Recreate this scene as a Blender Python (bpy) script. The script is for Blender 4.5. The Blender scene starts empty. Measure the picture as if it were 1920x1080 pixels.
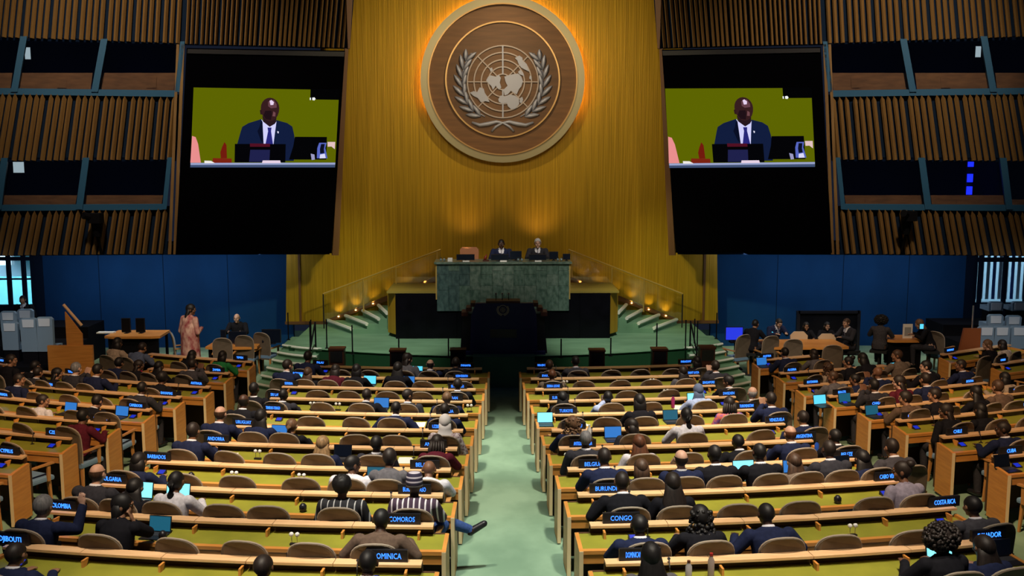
import bpy, bmesh, math, random
from math import sin, cos, pi, atan, atan2, sqrt, hypot
from mathutils import Vector, Matrix
random.seed(11)
scene = bpy.context.scene
COL = scene.collection
V = Vector

# ------------------------------------------------------------------ camera
F_PX, HOR, VPX = 1900.0, 290.0, 931.0
CAM = V((-0.16, 0.0, 5.4))
PITCH = atan((540 - HOR) / F_PX)
YAW = atan((960 - VPX) / hypot(F_PX, 540 - HOR))
cam_data = bpy.data.cameras.new('camera')
cam_data.sensor_width = 36.0
cam_data.lens = F_PX / 1920 * 36.0
cam_data.clip_end = 200
cam = bpy.data.objects.new('camera', cam_data)
cam.location = CAM
cam.rotation_euler = (pi / 2 - PITCH, 0, -YAW)
COL.objects.link(cam)
scene.camera = cam
FW = V((sin(YAW) * cos(PITCH), cos(YAW) * cos(PITCH), -sin(PITCH)))
RT = V((cos(YAW), -sin(YAW), 0))
UP = RT.cross(FW)

def ray(x, y):
    return FW * F_PX + RT * (x - 960) + UP * (540 - y)
def at_y(x, y, Y):
    r = ray(x, y); return CAM + r * ((Y - CAM.y) / r.y)
def at_z(x, y, Z):
    r = ray(x, y); return CAM + r * ((Z - CAM.z) / r.z)

# ------------------------------------------------------------------ world, view, lights
scene.view_settings.view_transform = 'Standard'
scene.view_settings.look = 'None'
scene.view_settings.gamma = 1.0
scene.view_settings.use_curve_mapping = False
scene.view_settings.exposure = 0.0
w = bpy.data.worlds.new('world'); scene.world = w
w.use_nodes = True
w.node_tree.nodes['Background'].inputs[0].default_value = (0.35, 0.5, 1.0, 1)
w.node_tree.nodes['Background'].inputs[1].default_value = 0.02

def aim(o, target):
    o.rotation_euler = (V(target) - o.location).to_track_quat('-Z', 'Y').to_euler()
def area(name, loc, target, energy, color, sx, sy):
    d = bpy.data.lights.new(name, 'AREA'); d.shape = 'RECTANGLE'; d.size = sx; d.size_y = sy
    d.energy = energy; d.color = color
    o = bpy.data.objects.new(name, d); o.location = loc; aim(o, target); COL.objects.link(o); return o
def spot(name, loc, target, energy, color, angle, blend=0.6, radius=0.15):
    d = bpy.data.lights.new(name, 'SPOT'); d.energy = energy; d.color = color
    d.spot_size = math.radians(angle); d.spot_blend = blend; d.shadow_soft_size = radius
    o = bpy.data.objects.new(name, d); o.location = loc; aim(o, target); COL.objects.link(o); return o

WARM = (1.0, 0.87, 0.70)
for y, e in ((7.5, 5200), (11.0, 7000), (14.5, 9500), (18.0, 9500)):
    for x in (-2.6, 2.6):
        spot('ceiling_downlight', (x * 1.1, y - 3.5, 14), (x, y, 0.6), e, WARM, 30, 0.9, 0.35)
spot('ceiling_downlight', (0, 8.0, 14), (0, 11.0, 0.3), 5200, (0.95, 1.0, 0.9), 26, 0.9, 0.3)
spot('ceiling_downlight', (0, 14.0, 14), (0, 17.5, 0.3), 3500, (0.95, 1.0, 0.9), 20, 0.9, 0.3)
for sx in (-1, 1):
    spot('ceiling_downlight', (sx * 1.6, 7.0, 13), (sx * 7.6, 15.0, 0.5), 7600, (1.0, 0.66, 0.38), 34, 0.9, 0.35)
    spot('ceiling_downlight', (sx * 2.0, 11.5, 13), (sx * 8.0, 20.5, 0.5), 5200, (1.0, 0.68, 0.42), 36, 0.9, 0.35)
    spot('ceiling_downlight', (sx * 8.0, 15.0, 12), (sx * 12.4, 24.6, 0.8), 2600, (0.9, 0.95, 1.0), 15, 0.8, 0.35)  # added spot standing in for window light on the gallery seats
    spot('gold_wall_spot', (sx * -3.2, 20.0, 13), (sx * 3.1, 27.9, 7.0), 2600, (1.0, 0.82, 0.5), 44, 0.9, 0.3)
    spot('gold_wall_spot', (sx * -4.2, 17.0, 10.5), (sx * 5.4, 27.9, 1.5), 3600, (0.95, 0.95, 0.5), 16, 0.8, 0.3)  # added cross fill for the low outer parts of the gold wall
    spot('gold_wall_spot', (sx * 2.0, 16.0, 9.4), (sx * 1.2, 27.9, 5.6), 620, (1.0, 0.82, 0.5), 52, 0.9, 0.5)  # added lower fill, softens the shadow of the emblem disc
    spot('stage_spot', (sx * 3.0, 17.5, 12), (sx * 3.0, 24.9, 0.8), 5600, (1.0, 0.95, 0.84), 22, 0.8, 0.3)
    spot('rostrum_spot', (sx * 3.2, 17.0, 12), (sx * 0.8, 26.2, 2.6), 2600, (1.0, 0.9, 0.8), 12, 0.7, 0.25)
    spot('slat_wall_wash', (sx * 8.0, 17.5, 14), (sx * 9.0, 26.5, 6.5), 3900, (1.0, 0.8, 0.55), 52, 0.9, 0.4)
    spot('wall_reflection_fill', (sx * 0.95, 26.75, 3.0), (sx * 1.0, 27.95, 4.35), 40, (1.0, 0.60, 0.2), 85, 1.0, 0.2)  # added spots imitating soft reflections on the gold wall
    spot('ceiling_downlight', (sx * 5.0, 15.5, 12), (sx * 6.6, 24.8, 0.8), 3600, (1.0, 0.9, 0.75), 18, 0.8, 0.35)  # added spot to brighten the chairs beside the stage steps
    area('blue_wall_fill', (sx * 9.3, 26.2, 2.72), (sx * 9.3, 28.3, 0.9), 50, (0.85, 0.92, 1.0), 6.0, 0.4)  # added fill below the soffit, brightens the blue wall

# ------------------------------------------------------------------ materials
MATS = {}
def mat(name, col, rough=0.6, metal=0.0, emit=0.0, noise=0.0, nscale=(20, 20, 20), col2=None, bump=0.0, spec=0.4, alpha=1.0):
    if name in MATS: return MATS[name]
    m = bpy.data.materials.new(name); m.use_nodes = True
    nt = m.node_tree; b = nt.nodes['Principled BSDF']
    b.inputs['Base Color'].default_value = (*col, 1)
    b.inputs['Roughness'].default_value = rough
    b.inputs['Metallic'].default_value = metal
    b.inputs['Specular IOR Level'].default_value = spec
    if emit:
        b.inputs['Emission Color'].default_value = (*col, 1)
        b.inputs['Emission Strength'].default_value = emit
        b.inputs['Base Color'].default_value = (col[0] * .1, col[1] * .1, col[2] * .1, 1)
    if noise or bump:
        tc = nt.nodes.new('ShaderNodeTexCoord'); mp = nt.nodes.new('ShaderNodeMapping')
        mp.inputs['Scale'].default_value = nscale
        nz = nt.nodes.new('ShaderNodeTexNoise'); nz.inputs['Scale'].default_value = 1.0
        nz.inputs['Detail'].default_value = 4.0
        nt.links.new(tc.outputs['Object'], mp.inputs[0]); nt.links.new(mp.outputs[0], nz.inputs['Vector'])
        if noise:
            mx = nt.nodes.new('ShaderNodeMix'); mx.data_type = 'RGBA'
            c2 = col2 if col2 else tuple(c * (1 - noise) for c in col)
            mx.inputs['A'].default_value = (*col, 1); mx.inputs['B'].default_value = (*c2, 1)
            rp = nt.nodes.new('ShaderNodeMapRange'); rp.inputs[1].default_value = 0.35; rp.inputs[2].default_value = 0.65
            nt.links.new(nz.outputs['Fac'], rp.inputs[0]); nt.links.new(rp.outputs[0], mx.inputs['Factor'])
            nt.links.new(mx.outputs['Result'], b.inputs['Base Color'])
        if bump:
            bp = nt.nodes.new('ShaderNodeBump'); bp.inputs['Strength'].default_value = bump; bp.inputs['Distance'].default_value = 0.02
            nt.links.new(nz.outputs['Fac'], bp.inputs['Height']); nt.links.new(bp.outputs[0], b.inputs['Normal'])
    MATS[name] = m
    return m

def glass_mat(name, col, alpha=0.12):
    if name in MATS: return MATS[name]
    m = bpy.data.materials.new(name); m.use_nodes = True
    nt = m.node_tree; nt.nodes.clear()
    out = nt.nodes.new('ShaderNodeOutputMaterial'); mx = nt.nodes.new('ShaderNodeMixShader')
    t = nt.nodes.new('ShaderNodeBsdfTransparent'); g = nt.nodes.new('ShaderNodeBsdfGlossy')
    t.inputs[0].default_value = (*col, 1); g.inputs['Roughness'].default_value = 0.05
    mx.inputs[0].default_value = alpha
    nt.links.new(t.outputs[0], mx.inputs[1]); nt.links.new(g.outputs[0], mx.inputs[2]); nt.links.new(mx.outputs[0], out.inputs[0])
    MATS[name] = m
    return m

def stripe_mat(name, c1, c2, freq, width=0.5, axis=0):
    if name in MATS: return MATS[name]
    m = mat(name, c1, 0.8); nt = m.node_tree; b = nt.nodes['Principled BSDF']
    tc = nt.nodes.new('ShaderNodeTexCoord'); sp = nt.nodes.new('ShaderNodeSeparateXYZ')
    mu = nt.nodes.new('ShaderNodeMath'); mu.operation = 'MULTIPLY'; mu.inputs[1].default_value = freq
    fr = nt.nodes.new('ShaderNodeMath'); fr.operation = 'FRACT'
    lt = nt.nodes.new('ShaderNodeMath'); lt.operation = 'LESS_THAN'; lt.inputs[1].default_value = width
    mx = nt.nodes.new('ShaderNodeMix'); mx.data_type = 'RGBA'
    mx.inputs['A'].default_value = (*c1, 1); mx.inputs['B'].default_value = (*c2, 1)
    nt.links.new(tc.outputs['Object'], sp.inputs[0]); nt.links.new(sp.outputs[axis], mu.inputs[0])
    nt.links.new(mu.outputs[0], fr.inputs[0]); nt.links.new(fr.outputs[0], lt.inputs[0])
    nt.links.new(lt.outputs[0], mx.inputs['Factor']); nt.links.new(mx.outputs['Result'], b.inputs['Base Color'])
    return m

M_CARPET = mat('green_carpet', (0.25, 0.39, 0.275), 0.95, noise=0.3, nscale=(1.6, 1.0, 1), col2=(0.175, 0.29, 0.20), bump=0.0, spec=0.05)
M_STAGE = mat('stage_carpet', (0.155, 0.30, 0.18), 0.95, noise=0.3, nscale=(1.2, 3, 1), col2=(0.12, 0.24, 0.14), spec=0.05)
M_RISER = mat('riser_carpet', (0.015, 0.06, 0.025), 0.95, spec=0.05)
M_NOSE = mat('pale_step_nosing', (0.62, 0.66, 0.56), 0.6)
M_GOLD = mat('gold_leaf', (0.54, 0.32, 0.016), 0.42, 0.35, noise=1, nscale=(26, 26, 0.4), col2=(0.38, 0.22, 0.009), bump=0.3)
M_GOLDTRIM = mat('gold_trim', (0.62, 0.42, 0.12), 0.35, 0.5)
M_BLUEWALL = mat('blue_wall_paint', (0.007, 0.05, 0.165), 0.8, noise=0.2, nscale=(1, 1, .6), spec=0.1)
M_TEAL = mat('blue_frame_paint', (0.012, 0.085, 0.19), 0.6)
M_SLAT = mat('slat_oak', (0.25, 0.145, 0.05), 0.55, noise=0.4, nscale=(12, 12, .8), col2=(0.17, 0.09, 0.028))
M_SLATBACK = mat('dark_blue_backing', (0.006, 0.014, 0.035), 0.9, spec=0.05)
M_BOOTHWOOD = mat('booth_wood', (0.50, 0.20, 0.055), 0.6, noise=0.3, nscale=(3, 3, 12))
M_BOOTH = mat('booth_interior', (0.03, 0.05, 0.16), 0.9, spec=0.05)
M_BLACK = mat('matte_black', (0.004, 0.004, 0.006), 0.7, spec=0.1)
M_VOID = mat('screen_black', (0.0012, 0.0012, 0.002), 0.9, spec=0.0)
M_BLACKSOFT = mat('black_plastic', (0.012, 0.012, 0.016), 0.4)
M_WOOD = mat('desk_wood', (0.66, 0.29, 0.065), 0.42, noise=0.3, nscale=(2, 2, 25), col2=(0.54, 0.22, 0.045))
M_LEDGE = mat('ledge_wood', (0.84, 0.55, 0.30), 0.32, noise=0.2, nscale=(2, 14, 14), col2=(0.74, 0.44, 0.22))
M_SHADEWOOD = mat('shaded_desk_wood', (0.07, 0.03, 0.012), 0.6)  # desk wood with the shade under ledge and desktop in its colour
M_EDGE = mat('lit_panel_edge', (0.75, 0.58, 0.34), 0.4)  # paler than the panel: light on its edge put into the colour
M_LEATHER = mat('desk_leather', (0.29, 0.285, 0.034), 0.40, noise=0.2, nscale=(3, 3, 3), col2=(0.23, 0.235, 0.028))
M_CHAIRSHELL = mat('taupe_fabric', (0.145, 0.113, 0.082), 0.85, noise=0.2, nscale=(6, 6, 6), spec=0.15)
M_CHAIRRIM = mat('chair_piping', (0.34, 0.28, 0.22), 0.6)
M_CHAIRSEAT = mat('blue_grey_fabric', (0.16, 0.27, 0.42), 0.85, spec=0.1)
M_CHAIRWOOD = mat('chair_wood', (0.48, 0.23, 0.07), 0.45)
M_MARBLE = mat('green_marble', (0.040, 0.085, 0.065), 0.28, noise=1, nscale=(12, 12, 7), col2=(0.12, 0.19, 0.155), spec=0.6)
M_MARBLE2 = mat('dark_green_marble', (0.025, 0.055, 0.055), 0.28, noise=1, nscale=(12, 12, 7), col2=(0.075, 0.13, 0.125), spec=0.6)
M_MARBLE3 = mat('grey_green_marble', (0.060, 0.11, 0.085), 0.28, noise=1, nscale=(11, 11, 8), col2=(0.15, 0.21, 0.175), spec=0.6)
M_BLACKMARBLE = mat('black_marble', (0.0035, 0.0035, 0.006), 0.3, noise=0.4, nscale=(3, 3, 3), spec=0.15)
M_NAVY = mat('lectern_navy', (0.022, 0.024, 0.12), 0.5)
M_DARKWOOD = mat('dark_red_wood', (0.075, 0.022, 0.012), 0.5)
M_BROWN = mat('baseboard_brown', (0.14, 0.06, 0.02), 0.5)
M_EMBLEMWOOD = mat('emblem_walnut', (0.21, 0.095, 0.035), 0.5, noise=0.25, nscale=(1, 1, 10))
M_EMBLEMWOOD2 = mat('emblem_walnut_dark', (0.15, 0.068, 0.027), 0.5, noise=0.25, nscale=(1, 1, 10))
M_RING = mat('emblem_bronze', (0.42, 0.36, 0.22), 0.38, 0.5)
M_RINGTHIN = mat('emblem_copper', (0.55, 0.33, 0.14), 0.35, 0.6)
M_SILVER = mat('emblem_silver', (0.34, 0.34, 0.42), 0.5, 0.3)
M_GREYLINE = mat('emblem_grid', (0.36, 0.29, 0.27), 0.5, 0.2)
M_HALO = mat('warm_led', (1.0, 0.42, 0.05), emit=70)
M_STAIRLED = mat('stair_led', (1.0, 0.62, 0.2), emit=12)
M_BLUELED = mat('blue_led_letters', (0.03, 0.19, 1.0), emit=3.0)
M_BLUESCREEN = mat('blue_console_screen', (0.01, 0.035, 0.7), emit=.7)
M_CYAN = mat('cyan_laptop_screen', (0.10, 0.62, 0.85), emit=1.2)
M_CYANW = mat('bright_laptop_screen', (0.22, 0.78, 0.92), emit=1.5)
M_MIDBLUE = mat('blue_laptop_screen', (0.03, 0.20, 0.62), emit=0.9)
M_TEALSCREEN = mat('teal_laptop_screen', (0.01, 0.11, 0.18), emit=0.9)
M_DARKSCREEN = mat('dark_screen', (0.004, 0.008, 0.02), 0.3)
M_WHITE = mat('white_paper', (0.75, 0.75, 0.72), 0.7)
M_WHITEGLOW = mat('white_monitor', (0.75, 0.85, 0.75), emit=0.8)
M_CHROME = mat('chrome', (0.6, 0.6, 0.62), 0.2, 0.9)
M_GLASS = glass_mat('clear_glass', (0.92, 0.95, 0.95), 0.08)
M_GLASSB = glass_mat('booth_glass', (0.75, 0.8, 0.9), 0.06)
M_SEATGREY = mat('gallery_seat', (0.19, 0.28, 0.37), 0.8)
M_HEADREST = mat('pale_headrest', (0.62, 0.68, 0.74), 0.8)
M_LOBBY = mat('lobby_wall', (0.55, 0.72, 0.75), 0.8)
M_LOBBYFLOOR = mat('lobby_floor', (0.30, 0.36, 0.38), 0.6)
M_REDPLASTIC = mat('red_cap', (0.35, 0.02, 0.02), 0.4)

# ------------------------------------------------------------------ mesh helpers
class MB:
    def __init__(s): s.v = []; s.f = []; s.m = []; s.mats = []; s.cur = 0
    def use(s, m):
        if m not in s.mats: s.mats.append(m)
        s.cur = s.mats.index(m); return s
    def face(s, idx): s.f.append(idx); s.m.append(s.cur)
    def hexa(s, p):          # 8 points: bottom 4 ccw, top 4 ccw
        b = len(s.v); s.v += [tuple(q) for q in p]
        for q in ((3, 2, 1, 0), (4, 5, 6, 7), (0, 1, 5, 4), (1, 2, 6, 5), (2, 3, 7, 6), (3, 0, 4, 7)):
            s.face(tuple(b + i for i in q))
        return s
    def box(s, x0, x1, y0, y1, z0, z1):
        return s.hexa([(x0, y0, z0), (x1, y0, z0), (x1, y1, z0), (x0, y1, z0), (x0, y0, z1), (x1, y0, z1), (x1, y1, z1), (x0, y1, z1)])
    def prism(s, pts, d):    # polygon (3D points) extruded by vector d
        b = len(s.v); n = len(pts); d = V(d)
        s.v += [tuple(V(p)) for p in pts] + [tuple(V(p) + d) for p in pts]
        s.face(tuple(range(b + n - 1, b - 1, -1))); s.face(tuple(range(b + n, b + 2 * n)))
        for i in range(n):
            j = (i + 1) % n; s.face((b + i, b + j, b + n + j, b + n + i))
        return s
    def rings(s, rings, cap=True, closed=True):
        b = len(s.v); n = len(rings[0])
        for r in rings: s.v += [tuple(p) for p in r]
        for k in range(len(rings) - 1):
            for i in range(n if closed else n - 1):
                j = (i + 1) % n
                s.face((b + k * n + i, b + k * n + j, b + (k + 1) * n + j, b + (k + 1) * n + i))
        if cap:
            s.face(tuple(range(b + n - 1, b - 1, -1))); e = b + (len(rings) - 1) * n
            s.face(tuple(range(e, e + n)))
        return s
    def tube(s, path, r, n=8, cap=True):
        path = [V(p) for p in path]; rs = r if isinstance(r, (list, tuple)) else [r] * len(path)
        R = []
        for i, p in enumerate(path):
            t = (path[min(i + 1, len(path) - 1)] - path[max(i - 1, 0)]).normalized()
            a = t.cross(V((0, 0, 1)));
            if a.length < 1e-3: a = t.cross(V((0, 1, 0)))
            a.normalize(); c = t.cross(a)
            R.append([p + (a * cos(2 * pi * k / n) + c * sin(2 * pi * k / n)) * rs[i] for k in range(n)])
        return s.rings(R, cap)
    def lathe(s, prof, c=(0, 0, 0), n=14):
        c = V(c)
        return s.rings([[c + V((r * cos(2 * pi * k / n), r * sin(2 * pi * k / n), z)) for k in range(n)] for r, z in prof])
    def ball(s, c, r, n=10, m=7):
        c = V(c); r = V(r) if not isinstance(r, (int, float)) else V((r, r, r))
        R = []
        for j in range(1, m):
            a = -pi / 2 + pi * j / m
            R.append([c + V((r.x * cos(a) * cos(2 * pi * k / n), r.y * cos(a) * sin(2 * pi * k / n), r.z * sin(a))) for k in range(n)])
        return s.rings(R)
    def xform(s, M):
        s.v = [tuple(M @ V(p)) for p in s.v]; return s
    def mesh(s, name, smooth=False):
        me = bpy.data.meshes.new(name); me.from_pydata(s.v, [], s.f)
        for m in s.mats: me.materials.append(m)
        bm = bmesh.new(); bm.from_mesh(me); bmesh.ops.recalc_face_normals(bm, faces=bm.faces)
        for f, mi in zip(bm.faces, s.m): f.material_index = mi; f.smooth = smooth
        bm.to_mesh(me); bm.free(); return me
    def build(s, name, parent=None, smooth=False, loc=None):
        o = bpy.data.objects.new(name, s.mesh(name, smooth)); COL.objects.link(o)
        if parent: o.parent = parent
        if loc: o.location = loc
        return o

def mb(m): return MB().use(m)
def tag(o, label, cat, group=None):
    o['label'] = label; o['category'] = cat
    if group: o['group'] = group
    return o
def empty(name, loc=(0, 0, 0), rz=0.0, label=None, cat=None, group=None):
    o = bpy.data.objects.new(name, None); o.empty_display_size = .1; o.location = loc; o.rotation_euler = (0, 0, rz)
    COL.objects.link(o)
    if label: tag(o, label, cat, group)
    return o
def structure(o): o['kind'] = 'structure'; return o
KIDS = {}
def inst(name, mesh, parent, m=None, loc=None, rot=None, scl=None):
    o = bpy.data.objects.new(name, mesh); COL.objects.link(o); o.parent = parent
    if loc: o.location = loc
    if rot: o.rotation_euler = rot
    if scl: o.scale = scl
    if m is not None:
        o.material_slots[0].link = 'OBJECT'; o.material_slots[0].material = m
    return o
def copy_tree(src, loc, rz, label=None, cat=None, group=None):
    r = src.copy(); COL.objects.link(r); r.location = loc; r.rotation_euler = (0, 0, rz)
    if label: r['label'] = label
    if group: r['group'] = group
    for ch in KIDS[src.name]:
        c = ch.copy(); COL.objects.link(c); c.parent = r
    return r

TEXT_CACHE = {}
def text_mesh(t, h, width, depth=0.004):
    key = (t, round(h, 4))
    if key in TEXT_CACHE: return TEXT_CACHE[key]
    c = bpy.data.curves.new('lettering', 'FONT'); c.body = t; c.size = h * 1.34; c.align_x = 'CENTER'; c.align_y = 'CENTER'; c.extrude = depth / 2
    c.resolution_u = 2
    o = bpy.data.objects.new('lettering_tmp', c); COL.objects.link(o)
    dg = bpy.context.evaluated_depsgraph_get()
    me = bpy.data.meshes.new_from_object(o.evaluated_get(dg))
    me.name = 'lettering'
    bpy.data.objects.remove(o); bpy.data.curves.remove(c)
    xs = [v.co.x for v in me.vertices]
    ww = max(xs) - min(xs) if xs else 1
    k = min(.82, width / ww)
    for v in me.vertices: v.co.x *= k * .96
    me.materials.clear(); me.materials.append(M_BLUELED)
    TEXT_CACHE[key] = me
    return me

# ------------------------------------------------------------------ floor
Y1, STEP, SLOPE = 21.15, 1.17, 0.0482
def fl(Y): return SLOPE * max(0.0, Y1 - Y)
g = mb(M_CARPET)
ysf = [1.0, 5.0, 9.0, 13.0, 17.0, Y1, 24.5, 31.0]
g.v = [(x, y, fl(y)) for y in ysf for x in (-18, 18)]
for i in range(len(ysf) - 1): g.face((2 * i, 2 * i + 1, 2 * i + 3, 2 * i + 2))
structure(g.build('floor'))

# ------------------------------------------------------------------ stage
SZ = 0.72
def stage_front(x): return 23.42 + x * x / 22.0
pts = [(x, stage_front(x)) for x in [-5.3 + 10.6 * i / 40 for i in range(41)]]
stage = empty('floor_stage', (0, 0, 0)); structure(stage)
t = mb(M_STAGE); b0 = len(t.v)
t.v = [(x, y, SZ) for x, y in pts] + [(x, 29.2, SZ) for x, y in pts]
for i in range(40): t.face((i, i + 1, 41 + i + 1, 41 + i))
t.build('stage_top', stage)
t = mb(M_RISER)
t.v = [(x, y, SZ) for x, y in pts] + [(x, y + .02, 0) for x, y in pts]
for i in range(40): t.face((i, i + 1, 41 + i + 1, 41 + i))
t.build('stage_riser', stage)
t = mb(M_STAGE)
t.tube([(x, y - .01, SZ - .015) for x, y in pts], .02, 6); t.build('stage_edge', stage)
for s in (-1, 1):
    t = mb(M_BLACKSOFT); t.prism([(s * .35, 23.37, .10), (s * .95, 23.41, .10), (s * .95, 23.41, .5), (s * .35, 23.37, .5)], (0, .06, 0)); t.build('riser_panel', stage)
t = mb(M_STAGE); t.prism([(-.72, 23.16, 0), (.72, 23.16, 0), (.72, 23.6, 0), (-.72, 23.6, 0)], (0, 0, SZ + .02)); t.build('lectern_step', stage)
# curved side steps of the stage
for s in (-1, 1):
    st = empty('stage_steps', (s * 5.0, 23.9, 0))
    tag(st, 'green carpeted curved steps with pale nosings, %s end of the stage front' % ('left' if s < 0 else 'right'), 'steps', 'steps up to the stage')
    for k in range(6):
        z = SZ - .006 - .12 * k
        t = mb(M_STAGE); n = mb(M_NOSE); top = []
        for i in range(9):
            u = i / 8
            top.append((s * (4.42 + .07 * k + (1.06 - .01 * k) * u), 24.34 - .33 * k + .54 * u + .10 * sin(pi * u) * -1))
        back = [(top[-1][0], 26.0), (top[0][0], 26.0)]
        t.prism([(x - s * 5.0, y - 23.9, 0) for x, y in top + back], (0, 0, z)); t.build('step', st)
        n.tube([(x - s * 5.0, y - 23.9 - .01, z - .01) for x, y in top], .036, 6); n.build('step_nosing', st)

# ------------------------------------------------------------------ gold wall, emblem
GY = 27.95
g = mb(M_GOLD)
wall_gold = empty('wall_back', (0, GY, 0)); structure(wall_gold)
# tall vertical panels of the gold wall
NP = 14
for i in range(NP):
    u0, u1 = i / NP, (i + 1) / NP
    xb0, xb1 = -6.02 + 12.02 * u0, -6.02 + 12.02 * u1
    xt0, xt1 = -4.05 + 8.5 * u0 - .2, -4.05 + 8.5 * u1 - .2
    p = mb(M_GOLD)
    p.hexa([(xb0 + .001, 0, SZ - .02), (xb1 - .001, 0, SZ - .02), (xb1 - .001, .2, SZ - .02), (xb0 + .001, .2, SZ - .02),
            (xt0 + .001, 0, 12.5), (xt1 - .001, 0, 12.5), (xt1 - .001, .2, 12.5), (xt0 + .001, .2, 12.5)])
    p.build('gold_panel', wall_gold)
for x in (-5.62, 5.62):
    p = mb(M_BROWN); p.box(x - .03, x + .03, -.04, 0, SZ, 2.75); p.build('panel_joint', wall_gold)
for s in (-1, 1):
    p = mb(M_GOLD); p.prism([(s * 5.64, -.03, SZ), (s * 6.03, -.03, SZ), (s * 5.95, -.03, 2.9), (s * 5.6, -.03, 2.9)], (0, .2, 0)); p.build('gold_wing', wall_gold)
p = mb(M_BROWN); p.box(-6.05, 6.05, -.05, 0, SZ, SZ + .08); structure(p.build('baseboard_back', loc=(0, GY, 0)))

EC = at_y(942.5, 150, GY - .22); ER = 147.6 / 1900 * 28.35
em = empty('wall_emblem', EC, 0, 'large round bronze emblem of world map and olive wreath on the gold wall', 'emblem')
def disc_ring(r0, r1, y0, y1, m, n=72):
    q = mb(m); R = []
    for (r, y) in ((r0, y1), (r0, y0), (r1, y0), (r1, y1)):
        R.append([(r * cos(2 * pi * k / n), y, r * sin(2 * pi * k / n)) for k in range(n)])
    q.rings(R + [R[0]], cap=False); return q
def disc(r, y0, y1, m, n=72):
    q = mb(m); return q.rings([[(r * cos(2 * pi * k / n), y, r * sin(2 * pi * k / n)) for k in range(n)] for y in (y0, y1)])
q = disc(ER * .93, -.02, .12, M_EMBLEMWOOD); q.build('back_disc', em)
q = disc(ER * .69, -.04, -.02, M_EMBLEMWOOD2); q.build('centre_disc', em)
disc_ring(ER * .905, ER, -.07, .09, M_RING).build('outer_ring', em)
disc_ring(ER * .895, ER * .912, -.11, -.02, M_RINGTHIN).build('inner_bead', em)
disc_ring(ER * .682, ER * .70, -.09, -.02, M_RINGTHIN).build('thin_ring', em)
q = mb(M_HALO); q.tube([(ER * .90 * cos(math.radians(a)), .16, ER * .90 * sin(math.radians(a))) for a in range(-25, 206, 7)], .035, 6); q.build('halo_light', em)
gc = -.013 * 1 * ER / .53 * .9
GR = ER / 531.0     # zoom pixel to metre
def E2(px, py, y=-.06): return V(((px - 585) * GR, y, -(py - 540) * GR))
cg = E2(586, 553)
for rr in (229, 186, 140, 95, 50):
    q = disc_ring((rr - 4) * GR, (rr + 4) * GR, -.015, .015, M_GREYLINE, 48); q.build('parallel', em, loc=cg)
for a in range(8):
    q = mb(M_SILVER if a in (2, 6) else M_GREYLINE); hw = 5 if a in (2, 6) else 3.5
    q.box(48 * GR, 229 * GR, -.018, .015, -hw * GR, hw * GR); q.xform(Matrix.Rotation(-a * pi / 4, 4, 'Y')); q.build('meridian', em, loc=cg)
CONT = [
 [(478, 545), (490, 522), (508, 512), (540, 520), (558, 508), (574, 528), (566, 556), (576, 590), (560, 602), (540, 578), (522, 604), (512, 580), (498, 568)],
 [(372, 622), (398, 612), (420, 618), (436, 588), (462, 596), (470, 625), (486, 650), (500, 682), (470, 676), (444, 684), (424, 656), (398, 644)],
 [(596, 520), (622, 512), (650, 505), (684, 500), (706, 520), (716, 548), (706, 580), (690, 600), (676, 632), (656, 622), (640, 608), (616, 634), (598, 640), (590, 604), (616, 578), (602, 548)],
 [(556, 664), (572, 640), (600, 646), (630, 634), (664, 640), (690, 660), (692, 694), (668, 724), (640, 728), (618, 708), (612, 688), (580, 692), (560, 680)],
 [(664, 402), (692, 386), (712, 400), (714, 420), (740, 440), (756, 488), (730, 476), (704, 462), (688, 440), (680, 418)],
 [(698, 656), (712, 648), (718, 668), (704, 692), (694, 680)],
 [(684, 490), (700, 476), (716, 494), (726, 520), (710, 510), (694, 506)],
 [(760, 512), (772, 520), (768, 540), (756, 532)],
 [(500, 470), (516, 462), (522, 480), (508, 490)],
]
for c in CONT:
    q = mb(M_SILVER); q.prism([E2(x, y, -.085) for x, y in c], (0, .03, 0)); q.build('continent', em)
def leaf(base, ang, L, W):
    q = mb(M_SILVER); d = V((cos(ang), 0, sin(ang))); n = V((-sin(ang), 0, cos(ang)))
    b = V(base); P = []
    for t, hw in ((0, .12), (.3, .9), (.6, 1.0), (.85, .55), (1, .02)):
        c = b + d * (t * L)
        P.append([c + n * W * hw, c + V((0, -.05, 0)) * hw, c - n * W * hw, c + V((0, .01, 0))])
    q.rings(P); q.build('leaf', em, True)
for s in (-1, 1):
    for k in range(8):
        a = math.radians(238 - k * 12.2)
        r = 268 + 6 * sin(k)
        bx, bz = r * cos(a), r * sin(a) * 1.0
        tang = a - pi / 2          # direction up the branch on the left side
        for side, L in ((1, 88), (-1, 82)):
            if k == 7 and side == 1: L = 70
            ang = tang + side * .42
            bb = V((bx * GR * (1 if s < 0 else -1), -.06, (bz - 8) * GR))
            leaf(bb, ang if s < 0 else pi - ang, L * 1.14 * GR, 17 * GR)
    q = mb(M_SILVER)
    q.tube([V((s * x * GR, -.06, -z * GR)) for x, z in ((200, 272), (150, 290), (95, 282), (40, 268), (0, 275), (-45, 300), (-72, 330))], [.03, .05, .06, .045, .03, .035, .03], 8)
    q.build('ribbon', em, True)
    q = mb(M_SILVER)
    q.tube([V((s * 262 * cos(math.radians(a)) * -1 * GR, -.05, 262 * sin(math.radians(a)) * GR)) for a in range(140, 245, 8)], .018, 6); q.build('branch', em, True)

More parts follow.
